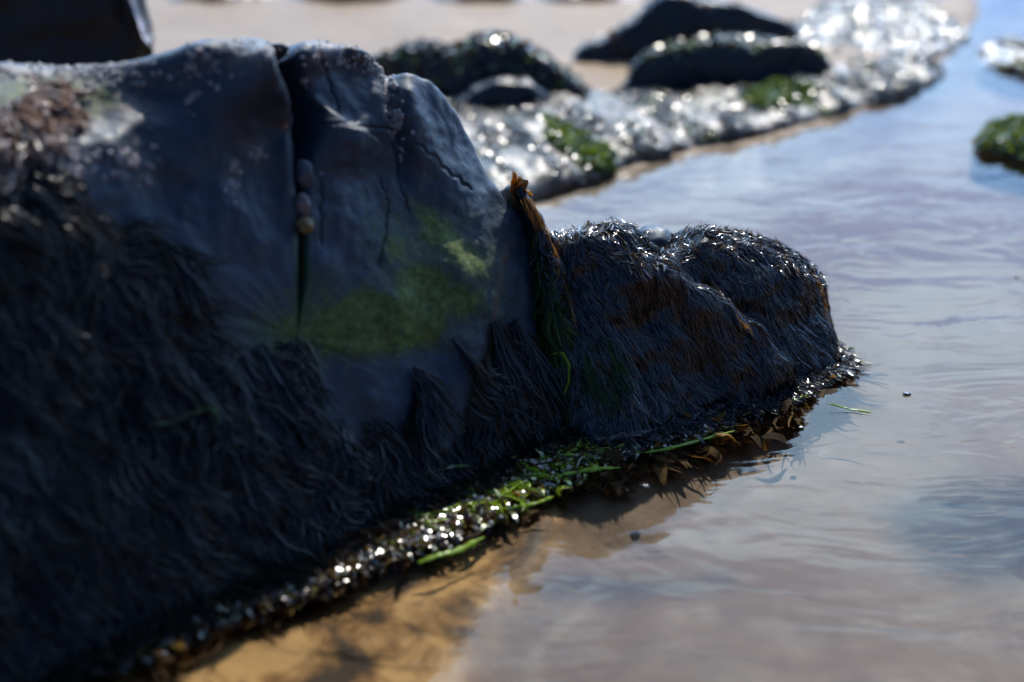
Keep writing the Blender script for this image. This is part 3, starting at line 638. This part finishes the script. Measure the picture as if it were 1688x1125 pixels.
if len(g1): tag(leaflets('green_seaweed_tuft', g1, np.tile([0.2, -0.7, 0.6], (len(g1), 1)), 0.0038, M_LIME, 0.8, 4), 'small curly yellow-green weed tuft at the edge of the big boulder', 'seaweed', kind='stuff')
# amber cord of weed down the slab
def path(bvh, pts, off=0.004, bias=None):
    out = []
    for x, y in pts:
        h = hit(bvh, x, y)
        out.append(np.array(h[0]) + (np.array(C0)-np.array(h[0]))/np.linalg.norm(np.array(C0)-np.array(h[0]))*off if h[0] else None)
    dep = [(p-C0)@FW for p in out if p is not None]; dm = dep[0] if dep else 1.75
    for i, (x, y) in enumerate(pts):
        if out[i] is None:
            nb_ = [((abs(j-i)), (q-C0)@FW) for j, q in enumerate(out) if q is not None]; dd = min(nb_)[1] if nb_ else dm
            r_ = ray(x, y); out[i] = C0 + r_*dd
    return out
def bundle(name, bvh, pts, per, spread, w, mat, label, seed, length_steps=26, off=0.004, lift=0.003, tip=1.0):
    p = np.array(path(bvh, pts, off)); t = np.linspace(0, 1, len(p)); ti = np.linspace(0, 1, length_steps)
    P = np.stack([np.interp(ti, t, p[:, k]) for k in range(3)], -1)
    for _ in range(2): P[1:-1] = P[:-2]*.25+P[1:-1]*.5+P[2:]*.25
    segs = []; k = 9
    for i in range(0, length_steps-k+1, 2): segs.append(P[i:i+k])
    P = np.array(segs); Nn = np.tile((C0-P[0, 0])/np.linalg.norm(C0-P[0, 0]), (len(P), k, 1))
    s = strands(name, P, Nn, per, spread, w, mat, 1.0, tip, lift, seed, wave=0.0015); tag(s, label, 'seaweed'); return s
bundle('amber_seaweed', sv, [(868, 330), (885, 365), (905, 405), (922, 450), (935, 500), (948, 545), (966, 578)], 22, 0.0026, 0.0012, M_ORANGE, 'long amber strand of seaweed glowing in the sun down the narrow slab', 21)

# ------------------------------------------------------------------ small weed-covered rock
fr2 = vert_frame((950, 742), (1385, 592), back=0.045, lean=25)
o2 = [fr2.uvn(*p, n=0.04*float(sstep(1230, 1330, p[0]))) for p in ((905, 540), (902, 440), (908, 396), (950, 382), (1004, 380), (1024, 398), (1042, 418), (1072, 426), (1100, 414), (1120, 388), (1160, 384), (1240, 398), (1300, 420), (1350, 446), (1372, 478), (1380, 530), (1383, 585), (1380, 625))]
o2 += [(o2[-1][0]-0.005, -0.04), (o2[-1][0]-0.03, -0.055), (0.1, -0.055), (o2[0][0]-0.02, -0.055)]
def f2(UV, Q):
    w3 = np.stack([UV[..., 0], UV[..., 1], np.zeros_like(UV[..., 0])], -1)
    n = 0.010*fbm(w3*14, 3, 8)
    d, t, s = polydist(Q, [(1010, 395), (1050, 440), (1110, 480), (1180, 510), (1235, 560), (1265, 605)])   # ridge running down right
    n += 0.030*np.exp(-(d/np.where(s > 0, 60, 16))**2)
    n -= 0.018*np.exp(-(((Q[..., 0]-1060)/30)**2+((Q[..., 1]-420)/25)**2))
    d, t, s = polydist(Q, [(1120, 385), (1150, 430), (1180, 480), (1210, 520)]); n -= 0.012*np.exp(-(d/22)**2)
    return n
rock2 = pillow('weedy_rock', fr2, o2, fr2.uv(1140, 540), 0.06, 0.18, M_UNDER, 0.5, 1.3, 170, 50, 700, feat=f2, noise_=((18, 0.006), (45, 0.003), (110, 0.0010)), seed=3)
tag(rock2, 'low rounded rock fully draped in dark hair-like weed, jutting into the water', 'rock')
rv = bvh_of(rock2)
OUT2 = tuple(fr2.N)
dn2 = tuple(fr2.U*0.38+np.array([0, 0, -1.0])+fr2.N*0.12)
weed_on(rock2, rv, None, 3200, 18, (0.07, 0.16), dn2, 0.0009, M_HAIR, 'fine_seaweed', 'fine dark hair-like weed combed downwards over the low rock in the water', spread=0.0036, lift=0.0010, seed=31, outdir=OUT2, wander=0.28, steps=16, wave=0.002, lift0=0.0008, tip=0.2)
weed_on(rock2, rv, None, 520, 34, (0.09, 0.19), dn2, 0.0009, M_HAIR, 'long_seaweed', 'long wet locks of hair-like weed hanging over the finer weed of the low rock', spread=0.0042, lift=0.0014, seed=37, outdir=OUT2, wander=0.3, steps=18, wave=0.003, lift0=0.0022, tip=0.12)
ps, ns = surf_samples(rock2, 3000, [(850, 340), (1400, 340), (1400, 500), (1340, 470), (1180, 430), (1060, 450), (900, 420)], up=0.25)
o_ = strands('crest_seaweed', *guides(rv, ps[:800], 6, rng.uniform(0.008, 0.02, 800), (0.3, -0.2, -0.6), 1.6, 0.0015, seed=33), 7, 0.003, 0.0014, M_HAIR, lift=0.003, seed=34, rndbias=0.32); tag(o_, 'short crinkled amber-tipped weed along the sunlit crest of the low rock', 'seaweed', kind='stuff')
for i, pts in enumerate([[(1020, 395), (1042, 425), (1060, 445), (1075, 440)], [(1150, 430), (1175, 470), (1200, 510), (1235, 550), (1262, 600)], [(1335, 448), (1352, 485), (1358, 530), (1362, 575)]]):
    bundle('amber_seaweed', rv, pts, 8, 0.0022, 0.0010, M_ORANGE, ['amber weed strands in the notch at the top of the low rock', 'thin amber weed strand running down the middle of the low rock', 'amber weed fringe down the right-hand end of the low rock'][i], 41+i, 26 if i else 16, off=0.0015, lift=0.002)
for i, pts in enumerate([[(985, 560), (1010, 610), (1030, 650), (1040, 672)], [(960, 590), (975, 640), (1000, 680), (1015, 700)]]):
    bundle('green_seaweed', rv, pts, 20, 0.008, 0.0011, M_GREEN, ['tangled thin green weed on the left flank of the low rock', 'wisp of thin green weed low beside the narrow slab'][i], 51+i, 16)
pc = onplane(1078, 400, fr2.O-fr2.N*0.07, fr2.N)
pebble('smooth_stone', pc, (0.028, 0.03, 0.022), M_SLATE, 'bare smooth grey stone peeping over the notch in the low rock', None, 12, cat='stone', nz=0.12)

# ------------------------------------------------------------------ wrack fringe at the waterline (sunlit, wet)
def fringe(name, line, wid, n, size, mat, label, seed, zz=(-0.002, 0.005), tilt=0.4, rndf=None, asp=4.2):
    L = np.array([ground(*p) for p in line]); seg = np.linalg.norm(np.diff(L, axis=0), axis=1); c = np.r_[0, np.cumsum(seg)]
    s = rng.uniform(0, c[-1], n); P = np.stack([np.interp(s, c, L[:, k]) for k in range(3)], -1)
    W = np.interp(s, c, [c_ for c_ in wid]); off = rng.beta(1.1, 1.9, n)*W
    P[:, 0] += off*0.64; P[:, 1] -= off*0.77; P[:, 2] = rng.uniform(*zz, n)
    P[:, :2] += 0.016*np.stack([pn(P*14, 71), pn(P*14, 72)], -1)+0.004*rng.normal(0, 1, (n, 2))
    o = leaflets(name, P, np.tile([0, 0, 1.0], (n, 1)), size, mat, tilt, seed, asp=asp, rndf=rndf); tag(o, label, 'seaweed', kind='stuff'); return o
WL = [(60, 1120), (180, 1075), (300, 1020), (400, 975), (520, 915), (620, 870), (700, 825), (800, 775), (900, 735), (940, 722)]
def gr(P, rg):
    q = project(P); g = np.exp(-((q[:, 0]-900)/160)**2)*0.5
    return np.clip(rg.random(len(P))*0.74+g*rg.random(len(P)), 0, 1)
fringe('wet_seaweed', WL, [.015, .02, .025, .04, .05, .065, .08, .09, .07, .05], 11000, 0.0046, M_WET, 'wet glistening seaweed floating along the foot of the big boulder', 61, tilt=0.30, rndf=gr)
WL2 = [(930, 745), (1000, 722), (1080, 700), (1160, 678), (1240, 650), (1320, 618), (1378, 594)]
fringe('wet_seaweed', WL2, [.06, .06, .05, .045, .04, .03, .004], 7500, 0.0036, M_WET, 'wet glistening seaweed floating along the foot of the low weedy rock', 62, tilt=0.30, rndf=gr)

def tangle(name, line, wid, n, per, mat, label, seed, L=(0.02, 0.06), w=0.0022, zz=(0.0008, 0.004), col=None):
    Lp = np.array([ground(*p) for p in line]); seg = np.linalg.norm(np.diff(Lp, axis=0), axis=1); c = np.r_[0, np.cumsum(seg)]
    s = rng.uniform(0, c[-1], n); P = np.stack([np.interp(s, c, Lp[:, k]) for k in range(3)], -1); off = rng.beta(1.0, 1.6, n)*np.interp(s, c, wid)*(0.7+0.8*pn(np.stack([s*12, s*0+seed, s*0], -1), 4))
    P[:, 0] += off*0.64; P[:, 1] -= off*0.77; P[:, 2] = rng.uniform(*zz, n); S = 9; t = np.linspace(0, 1, S); Ln = rng.uniform(*L, n)
    ang = R(20)+np.where(rng.random(n) < 0.5, math.pi, 0)+rng.normal(0, 0.45, n)+1.5*pn(P*10, 6); bend = rng.normal(0, 1.2, n)
    A = ang[:, None]+bend[:, None]*t; D = np.stack([np.cos(A), np.sin(A), np.zeros_like(A)], -1)*(Ln/S)[:, None, None]
    G = P[:, None]+np.cumsum(D, 1); G[..., 2] += 0.0018*np.sin(t*7+s[:, None]*40)*rng.random((n, 1)); G[..., 2] = np.maximum(G[..., 2], 0.0008)
    o = strands(name, G, np.tile([0, 0, 1.0], (n, S, 1)), per, 0.003, w, mat, 1.0, 0.8, 0.0015, seed, wave=0.002, col=col); tag(o, label, 'seaweed', kind='stuff'); return o
tangle('tangled_seaweed', WL, [.004, .006, .01, .02, .03, .045, .06, .07, .06, .05], 750, 7, M_WET, 'tangle of wet brown and green weed washed along the foot of the big boulder', 65, col=gr)
tangle('tangled_seaweed', WL2, [.06, .05, .045, .04, .035, .025, .004], 480, 7, M_WET, 'tangle of wet brown weed washed along the foot of the low weedy rock', 66, w=0.0017, col=gr)
tangle('green_seaweed', [(690, 850), (800, 800), (900, 752), (960, 735), (1040, 715)], [.05, .06, .05, .03, .02], 75, 5, M_LIME, 'bright yellow-green weed matted in the corner where the two rocks meet the water', 67, w=0.0024, zz=(0.002, 0.006))
# submerged brown weed below the fringe
def submerged(name, line, wid, n, label, seed, per=8):
    L = np.array([ground(*p) for p in line]); seg = np.linalg.norm(np.diff(L, axis=0), axis=1); c = np.r_[0, np.cumsum(seg)]
    s = rng.uniform(0, c[-1], n); P = np.stack([np.interp(s, c, L[:, k]) for k in range(3)], -1)
    W = np.interp(s, c, wid)*(0.75+0.6*pn(np.stack([s*9, s*0, s*0], -1)+0.3, 8)); off = rng.beta(1.0, 1.7, n)*W*0.8; P[:, 0] += off*0.64; P[:, 1] -= off*0.77; P[:, 2] = rng.uniform(-0.016, -0.004, n)
    S = 8; ang = R(25)+np.where(rng.random(n) < 0.5, math.pi, 0)+rng.normal(0, 0.6, n)+2.0*pn(P*8, 3); Ln = rng.uniform(0.03, 0.08, n)
    D = np.stack([np.cos(ang), np.sin(ang), rng.normal(-0.1, 0.1, n)], -1); t = np.linspace(0, 1, S)
    G = P[:, None]+D[:, None]*(Ln[:, None]*t)[..., None]; G[..., 0] += 0.006*np.sin(t*6+s[:, None]*20); G[..., 2] = np.clip(G[..., 2], -0.043, -0.003)
    o = strands(name, G, np.tile([0, 0, 1.0], (n, S, 1)), per, 0.007, 0.003, M_SUBM, 1.0, 1.6, 0.006, seed, wave=0.006); G0 = getco(o); G0[:, 2] = np.minimum(G0[:, 2], -0.002); setco(o, G0)
    tag(o, label, 'seaweed', kind='stuff')
    Pl = P[rng.integers(0, n, n*4)]+rng.normal(0, 0.014, (n*4, 3)); Pl[:, 2] = rng.uniform(-0.017, -0.006, n*4)
    l = leaflets('submerged_seaweed', Pl, np.tile([0, 0, 1.0], (n*4, 1)), 0.011, M_SUBM, 0.5, seed, asp=3.0); tag(l, label.replace('brown seaweed', 'broad amber-brown fronds'), 'seaweed', kind='stuff'); return o
submerged('submerged_seaweed', WL, [.002, .003, .005, .015, .03, .05, .08, .11, .12, .09], 420, 'brown seaweed under the clear shallow water at the foot of the big boulder', 71)
submerged('submerged_seaweed', WL2, [.13, .12, .11, .10, .09, .06, .02], 330, 'brown seaweed under the water below the low weedy rock', 72)

# individual green blades
GB = 'green weed blades at the waterline'
blades = [([(690, 925), (720, 918), (760, 905), (800, 888)], .0085, 'long lime-green blade lying lowest in the shallow water'),
    ([(700, 862), (730, 860), (765, 850)], .0075, 'short lime-green blade left of the bright fringe below the boulder'),
    ([(735, 838), (770, 846), (805, 838)], .007, 'lime-green blade in the middle of the glistening fringe'),
    ([(780, 803), (815, 800), (850, 795)], .006, 'lime-green blade near the upper end of the glistening fringe'),
    ([(845, 838), (880, 830), (915, 818)], .006, 'olive-green blade at the edge of the reflected shade'),
    ([(900, 790), (940, 778), (990, 775), (1020, 768)], .007, 'bright green blade at the corner where both rocks meet the water'),
    ([(1060, 745), (1100, 742), (1160, 722), (1215, 712)], .0055, 'long pale green blade floating below the low rock'),
    ([(1300, 662), (1330, 655), (1352, 640)], .006, 'short green blade under the right end of the low rock'),
    ([(1368, 668), (1400, 672), (1440, 684)], .004, 'thin green blade drifting off the tip of the low rock'),
    ([(1385, 576), (1400, 573), (1414, 576)], .004, 'tiny green blade floating above the tip of the low rock'),
    ([(880, 760), (905, 750), (935, 748), (975, 752)], .006, 'bright green blade draped across the corner fringe')]
for i, (pts, wd, lab) in enumerate(blades):
    ribbon('green_seaweed_ribbon', [ground(x+4*math.sin(3*i+2*j), y+3*math.cos(2*i+3*j), 0.004+0.003*math.sin(i+2*j)) for j, (x, y) in enumerate(pts)], wd*0.72, M_LIME, lab, 'seaweed', GB, seed=i, roll=0.25)
for i, (pts, wd, lab) in enumerate([([(905, 585), (925, 580), (938, 600), (938, 630), (930, 650)], .0042, 'curled bright green ribbon weed in the gap between the two rocks'),
        ([(888, 640), (892, 670), (900, 700), (915, 722)], .004, 'green ribbon weed trailing down to the corner of the waterline'),
        ([(912, 440), (905, 480), (915, 530), (930, 590)], .003, 'thin dark green ribbon weed high in the gap between the rocks')]):
    ribbon('green_seaweed_ribbon', path(sv, pts, 0.012), wd, M_LIME if i < 2 else M_GREEN, lab, 'seaweed', seed=20+i, roll=0.8)
ribbon('green_seaweed_ribbon', path(bv, [(690, 782), (720, 775), (745, 770), (775, 768)], 0.014), 0.005, M_GREEN, 'green ribbon weed lying across the dark weed of the big boulder', 'seaweed', seed=30)
ribbon('green_seaweed_ribbon', path(bv, [(245, 700), (285, 698), (320, 680), (352, 672), (362, 700)], 0.02), 0.004, M_GREEN, 'thin olive ribbon weed looped over the shaded weed far left', 'seaweed', seed=31)

# tufts hanging on the boulder
def tuft(pts, per, sp, wd, lab, seed, mat=M_WRACK, rb=0.0):
    p = np.array(path(bv, pts, 0.006)); ti = np.linspace(0, 1, 12); t = np.linspace(0, 1, len(p))
    P = np.stack([np.interp(ti, t, p[:, k]) for k in range(3)], -1)[None]; Nn = np.tile(fb.N, (1, 12, 1))
    s = strands('seaweed_tuft', P, Nn, per, sp, wd, mat, 1.0, 0.2, 0.008, seed, wave=0.003, fan=True, rndbias=rb); tag(s, lab, 'seaweed', 'seaweed tufts on the face of the big boulder')
for i, a in enumerate([([(684, 610), (705, 640), (725, 680), (755, 725)], 60, .011, .0022, 'long tuft hanging from a dark knob at the lower centre of the boulder face'),
        ([(690, 640), (690, 690), (700, 740), (715, 765)], 50, .010, .0022, 'dark tuft hanging straight down beside the long central tuft'),
        ([(750, 565), (775, 600), (800, 635), (825, 655)], 50, .006, .002, 'slanting tuft rooted alone in the middle of the lower face'),
        ([(815, 540), (830, 590), (850, 640), (870, 690)], 110, .014, .002, 'thick tuft under the rusty streak near the right edge of the boulder'),
        ([(850, 535), (870, 580), (890, 630), (915, 690)], 110, .010, .002, 'shaggy tuft at the very right edge of the boulder'),
        ([(430, 575), (455, 620), (490, 680), (530, 730)], 90, .010, .0026, 'pale-tipped tuft at the edge of the weed apron below the algae'),
        ([(262, 395), (290, 440), (310, 490), (335, 540)], 80, .010, .0026, 'upright tuft along the upper edge of the weed apron at left')]): tuft(*a, 80+i)
# brown kelp frond
kp = (hit(bv, 830, 308)[0] or Vector(onplane(830, 308, fb.O, fb.N)))+Vector((0.007, 0, -0.008))
kp = kp+(Vector(C0)-kp).normalized()*0.030
def kelp(name, base, px, size, label, seed):
    rg = np.random.default_rng(seed); dep = (np.array(base)-C0)@FW; root = np.array(base); nu, nv = 26, 22
    vs = []
    for i in range(nu):
        s = i/(nu-1)
        for j in range(nv):
            a = (j/(nv-1)-0.5)*2.6 + 0.3; r = size*s*(1+0.16*math.sin(a*9)+0.10*math.sin(a*17+1))
            x = r*math.cos(a-0.15); y = r*math.sin(a-0.35)*0.9; z = 0.30*size*s*math.sin(a*7+s*4)+0.2*size*s*s*math.sin(a*15)
            vs.append(root+RT*x+np.array([0, 0, 1.0])*(y+size*0.1)+np.array([0.2, -0.97, 0])*z)
    vs = np.array(vs); th = np.array([0, 0.0009, 0]); V = np.vstack([vs, vs+th]); f = grid_faces(nu, nv); F = np.vstack([f, f[:, ::-1]+nu*nv])
    m, t, out = newmat('kelp'); n = noise(t, 260, 5, 0.6); p = nd(t, 'ShaderNodeBsdfPrincipled', Roughness=0.3); c = ramp(t, n, [(0.35, (0.10, 0.038, 0.008)), (0.7, (0.26, 0.11, 0.015))]); t.links.new(c, p.inputs[0])
    tr = nd(t, 'ShaderNodeBsdfTranslucent'); t.links.new(mixc(t, 0.6, c, (0.9, 0.42, 0.04)), tr.inputs[0]); ms = nd(t, 'ShaderNodeMixShader', Fac=0.38); t.links.new(p.outputs[0], ms.inputs[1]); t.links.new(tr.outputs[0], ms.inputs[2]); t.links.new(ms.outputs[0], out.inputs[0])
    o = mesh_obj(name, V, F, m); tag(o, label, 'seaweed'); return o
kelp('kelp_frond', kp, None, 0.024, 'crinkled translucent brown kelp frond on the right rim of the big boulder', 5)

# floating bits
for i, (x, y, r, lab) in enumerate([(1062, 802, .0055, 'dark bead-like bit floating alone in the bay between fringe and open water'), (1495, 650, .005, 'small dark bit floating out in the open water right of the low rock'), (1320, 705, .004, 'tiny dark bit floating below the tip of the low rock'), (1676, 457, .003, 'speck floating at the right margin of the water')]):
    P = ground(x, y, 0.001); pebble('floating_debris', P, (r, r*0.8, r*0.45), simple_mat('debris', (0.02, 0.018, 0.014), (0.05, 0.04, 0.03), 0.15, coat=0.8), lab, 'bits of debris floating on the water', 60+i, cat='debris')

# ------------------------------------------------------------------ background rocks
def bgrock(name, base, pts, center, df, db, mat, label, seed, nz=((5, 0.02), (16, 0.006)), q=0.6, back=None, feat=None, attrs=None, low=-0.06, cat='rock', nt_=360, nf=80):
    f = vert_frame(*base, back=df*0.9 if back is None else back); o = [f.uv(*p) for p in pts]; o += [(o[-1][0]-0.01, low), (o[0][0]+0.01, low)]
    r = pillow(name, f, o, f.uv(*center), df, db, mat, q, 1.2, nf, 40, nt_, feat=feat, noise_=nz, seed=seed, attrs=attrs); tag(r, label, cat); return r
def mound(name, poly, center, h, mat, label, seed, nz=((6, 0.02), (20, 0.008), (60, 0.003)), q=0.75, cat='rock', nt_=420, nf=110, feat=None, attrs=None):
    f = flat_frame(center); f.O = ground(*center); o = [tuple((ground(*p)-f.O)[:2]) for p in poly]
    r = pillow(name, f, o, (0, 0), h, 0.06, mat, q, 0.7, nf, 14, nt_, feat=feat, noise_=nz, seed=seed, attrs=attrs); tag(r, label, cat); return r
def sunlit_ledge(Q, V): return np.exp(-(polydist(Q, [(214, -30), (222, 20), (238, 60), (262, 84)])[0]/7)**2)  # mask of the pale band painted where a ledge catches the sun
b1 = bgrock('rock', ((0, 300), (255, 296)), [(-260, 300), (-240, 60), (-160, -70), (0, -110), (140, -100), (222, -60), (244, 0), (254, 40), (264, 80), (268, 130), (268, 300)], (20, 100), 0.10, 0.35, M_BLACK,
    'tall black rock with a painted sunlit ledge rising behind the left shoulder of the big boulder', 21, attrs=dict(sunlit_ledge=sunlit_ledge), feat=lambda UV, Q: 0.028*np.exp(-(polydist(Q, [(214, -30), (222, 20), (238, 60), (262, 84)])[0]/9)**2))
# far line of dark rocks at the top of the picture
for i, (x0, x1, hh) in enumerate([(225, 470, 12), (440, 700, 16), (680, 900, 12), (860, 1080, 14)]):
    bgrock('rock', ((x0, 11), (x1, 10)), [(x0-12, 9), (x0+20, -hh), ((x0+x1)/2, -hh*2.6), (x1-30, -hh*1.4), (x1+10, 9)], ((x0+x1)/2, 0), 0.12, 0.5, M_DARK,
        ['far dark rock at the top edge, nearest the tall black rock', 'far low dark rock on the sand, second from the left at the top edge', 'far low dark rock on the sand, third from the left at the top edge', 'far dark rock at the top edge, just left of the dome'][i], 30+i)['group'] = 'far dark rocks along the top edge'
# mid weedy outcrop (two slabs)
m1 = bgrock('rock', ((600, 180), (960, 196)), [(590, 190), (598, 110), (630, 84), (665, 74), (700, 72), (740, 78), (790, 70), (835, 66), (880, 76), (905, 96), (950, 130), (985, 165), (985, 205)], (790, 140), 0.04, 0.28, M_DARK,
    'low dark outcrop of weedy rock on the sand right behind the big boulder', 41, nz=((6, 0.035), (18, 0.010), (60, 0.003)))
_e = (ground(1080, 250)-ground(850, 100))[:2]; _e /= np.linalg.norm(_e)
def ridges(UV, Q):
    al = UV@_e; ac = UV@np.array([-_e[1], _e[0]])
    return 0.020*(0.35-np.abs(pn(np.stack([al*2.2, ac*6.5, al*0], -1), 91)))+0.012*(0.3-np.abs(pn(np.stack([al*5, ac*19, al*0], -1), 92)))
reef = mound('weedy_reef', [(560, 250), (640, 190), (760, 160), (880, 140), (960, 150), (1010, 175), (1060, 205), (1120, 235), (1110, 258), (1040, 272), (1010, 290), (950, 305), (880, 330), (800, 360), (640, 400), (560, 330)], (850, 240), 0.045, M_WEEDY,
    'glistening weed-covered reef sloping to the water right behind the boulder', 42, feat=ridges, nz=((10, 0.008), (26, 0.0025)))
bank = mound('weedy_bank', [(985, 215), (975, 165), (1060, 160), (1100, 160), (1250, 158), (1380, 146), (1450, 100), (1540, 105), (1560, 128), (1500, 155), (1420, 178), (1360, 200), (1270, 222), (1180, 240), (1110, 258), (1040, 230)], (1230, 180), 0.028, M_WEEDY,
    'low glistening bank of wet weed and gravel in front of the domed rocks', 43, feat=ridges, nz=((10, 0.008), (26, 0.0025)))
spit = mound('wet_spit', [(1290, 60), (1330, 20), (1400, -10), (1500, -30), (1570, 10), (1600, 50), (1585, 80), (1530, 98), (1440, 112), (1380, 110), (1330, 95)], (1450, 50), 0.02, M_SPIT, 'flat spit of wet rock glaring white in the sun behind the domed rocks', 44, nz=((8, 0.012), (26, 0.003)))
d1 = bgrock('rock', ((960, 112), (1340, 100)), [(935, 115), (950, 80), (985, 62), (1030, 40), (1065, 12), (1095, -10), (1130, -4), (1150, 4), (1200, 2), (1250, 10), (1300, 34), (1326, 70), (1335, 115)], (1130, 70), 0.04, 0.30, M_DARK,
    'dark domed rock at the back, its peak cut by the top edge', 45, q=0.35)
d2 = bgrock('rock', ((1035, 164), (1380, 142)), [(1010, 164), (1030, 125), (1060, 90), (1110, 72), (1180, 74), (1250, 72), (1300, 66), (1335, 70), (1358, 88), (1374, 118), (1382, 155)], (1210, 125), 0.035, 0.22, M_DARK,
    'dark flat-topped rock slab in front of the domed rock', 46, q=0.4)
m2 = bgrock('rock', ((745, 212), (910, 206)), [(732, 215), (742, 168), (775, 140), (820, 128), (860, 132), (900, 152), (922, 185), (925, 210)], (830, 175), 0.03, 0.20, M_DARK,
    'smooth dark slab set in the sparkling reef right above the big boulder', 49, nz=((8, 0.02), (20, 0.006)), q=0.35)
isl1 = mound('weedy_islet', [(1600, 100), (1630, 78), (1700, 70), (1780, 80), (1800, 120), (1720, 128), (1640, 112)], (1700, 98), 0.014, M_SPIT, 'small pale gravelly islet at the right edge, the farther one', 47, nf=60, nt_=200)
isl2 = mound('weedy_islet', [(1612, 240), (1640, 215), (1700, 200), (1780, 205), (1820, 250), (1760, 275), (1680, 262), (1630, 252)], (1710, 235), 0.030, M_WEEDY, 'small mossy green islet at the right edge, the nearer one', 48, nf=60, nt_=200)
def patchy(P, rg): return np.clip(0.45+0.75*fbm(P*9, 3, 5)+rg.normal(0, 0.16, len(P)), 0, 1)
def clumpy(Cn):
    al = Cn[:, :2]@_e; ac = Cn[:, :2]@np.array([-_e[1], _e[0]]); q = np.stack([al*5, ac*16, al*0], -1)
    return np.clip(pn(q, 31)*3+0.25, 0.015, 1.5)
def wet(o, n, size, tilt, name, label, seed, mat=M_WET, poly=None, up=0.15, asp=2.0, rndf=None, dens=None):
    P, Nn = surf_samples(o, n, poly, up=up, zmin=0.0, dens=dens)
    if len(P) == 0: print('NO', name); return
    l = leaflets(name, P, Nn, size, mat, tilt, seed, asp=asp, rndf=rndf); tag(l, label, 'seaweed', kind='stuff')
EF = (float(_e[0]), float(_e[1]), -0.15)
wet(reef, 9500, 0.0048, 0.34, 'wet_seaweed', 'wet seaweed sparkling all over the reef behind the boulder', 1, M_WETB, asp=1.8, rndf=patchy, dens=clumpy)
wet(bank, 9500, 0.0052, 0.32, 'wet_seaweed', 'wet seaweed sparkling on the low bank before the domed rocks', 2, M_WETB, asp=1.8, rndf=patchy, dens=clumpy)
wet(spit, 5000, 0.0065, 0.27, 'wet_seaweed', 'wet seaweed glaring white on the flat far spit', 3, M_WETB)
wet(m1, 1800, 0.008, 0.45, 'wet_seaweed', 'wet seaweed on top of the low dark outcrop', 4)
wet(d1, 200, 0.010, 0.4, 'wet_seaweed', 'sparse wet seaweed on the back of the domed rock', 5, up=0.5)
wet(d2, 1300, 0.009, 0.4, 'wet_seaweed', 'wet seaweed over the flat top of the front slab', 6, up=0.5)
wet(isl1, 1500, 0.009, 0.35, 'wet_seaweed', 'wet seaweed on the farther islet at the right edge', 7, dens=clumpy)
wet(isl2, 2500, 0.009, 0.5, 'wet_green_seaweed', 'mossy green weed covering the nearer islet at the right edge', 8, M_WETG)
wet(bank, 1500, 0.010, 0.5, 'wet_green_seaweed', 'yellow-green weed clump on the low bank below the flat-topped slab', 9, M_WETG, [(1220, 160), (1280, 135), (1350, 145), (1330, 170), (1260, 180)], up=0)
wet(reef, 1800, 0.009, 0.5, 'wet_green_seaweed', 'streak of green weed along the lower side of the reef', 10, M_WETG, [(900, 190), (950, 215), (1010, 250), (1010, 290), (960, 270), (900, 230)], up=0)
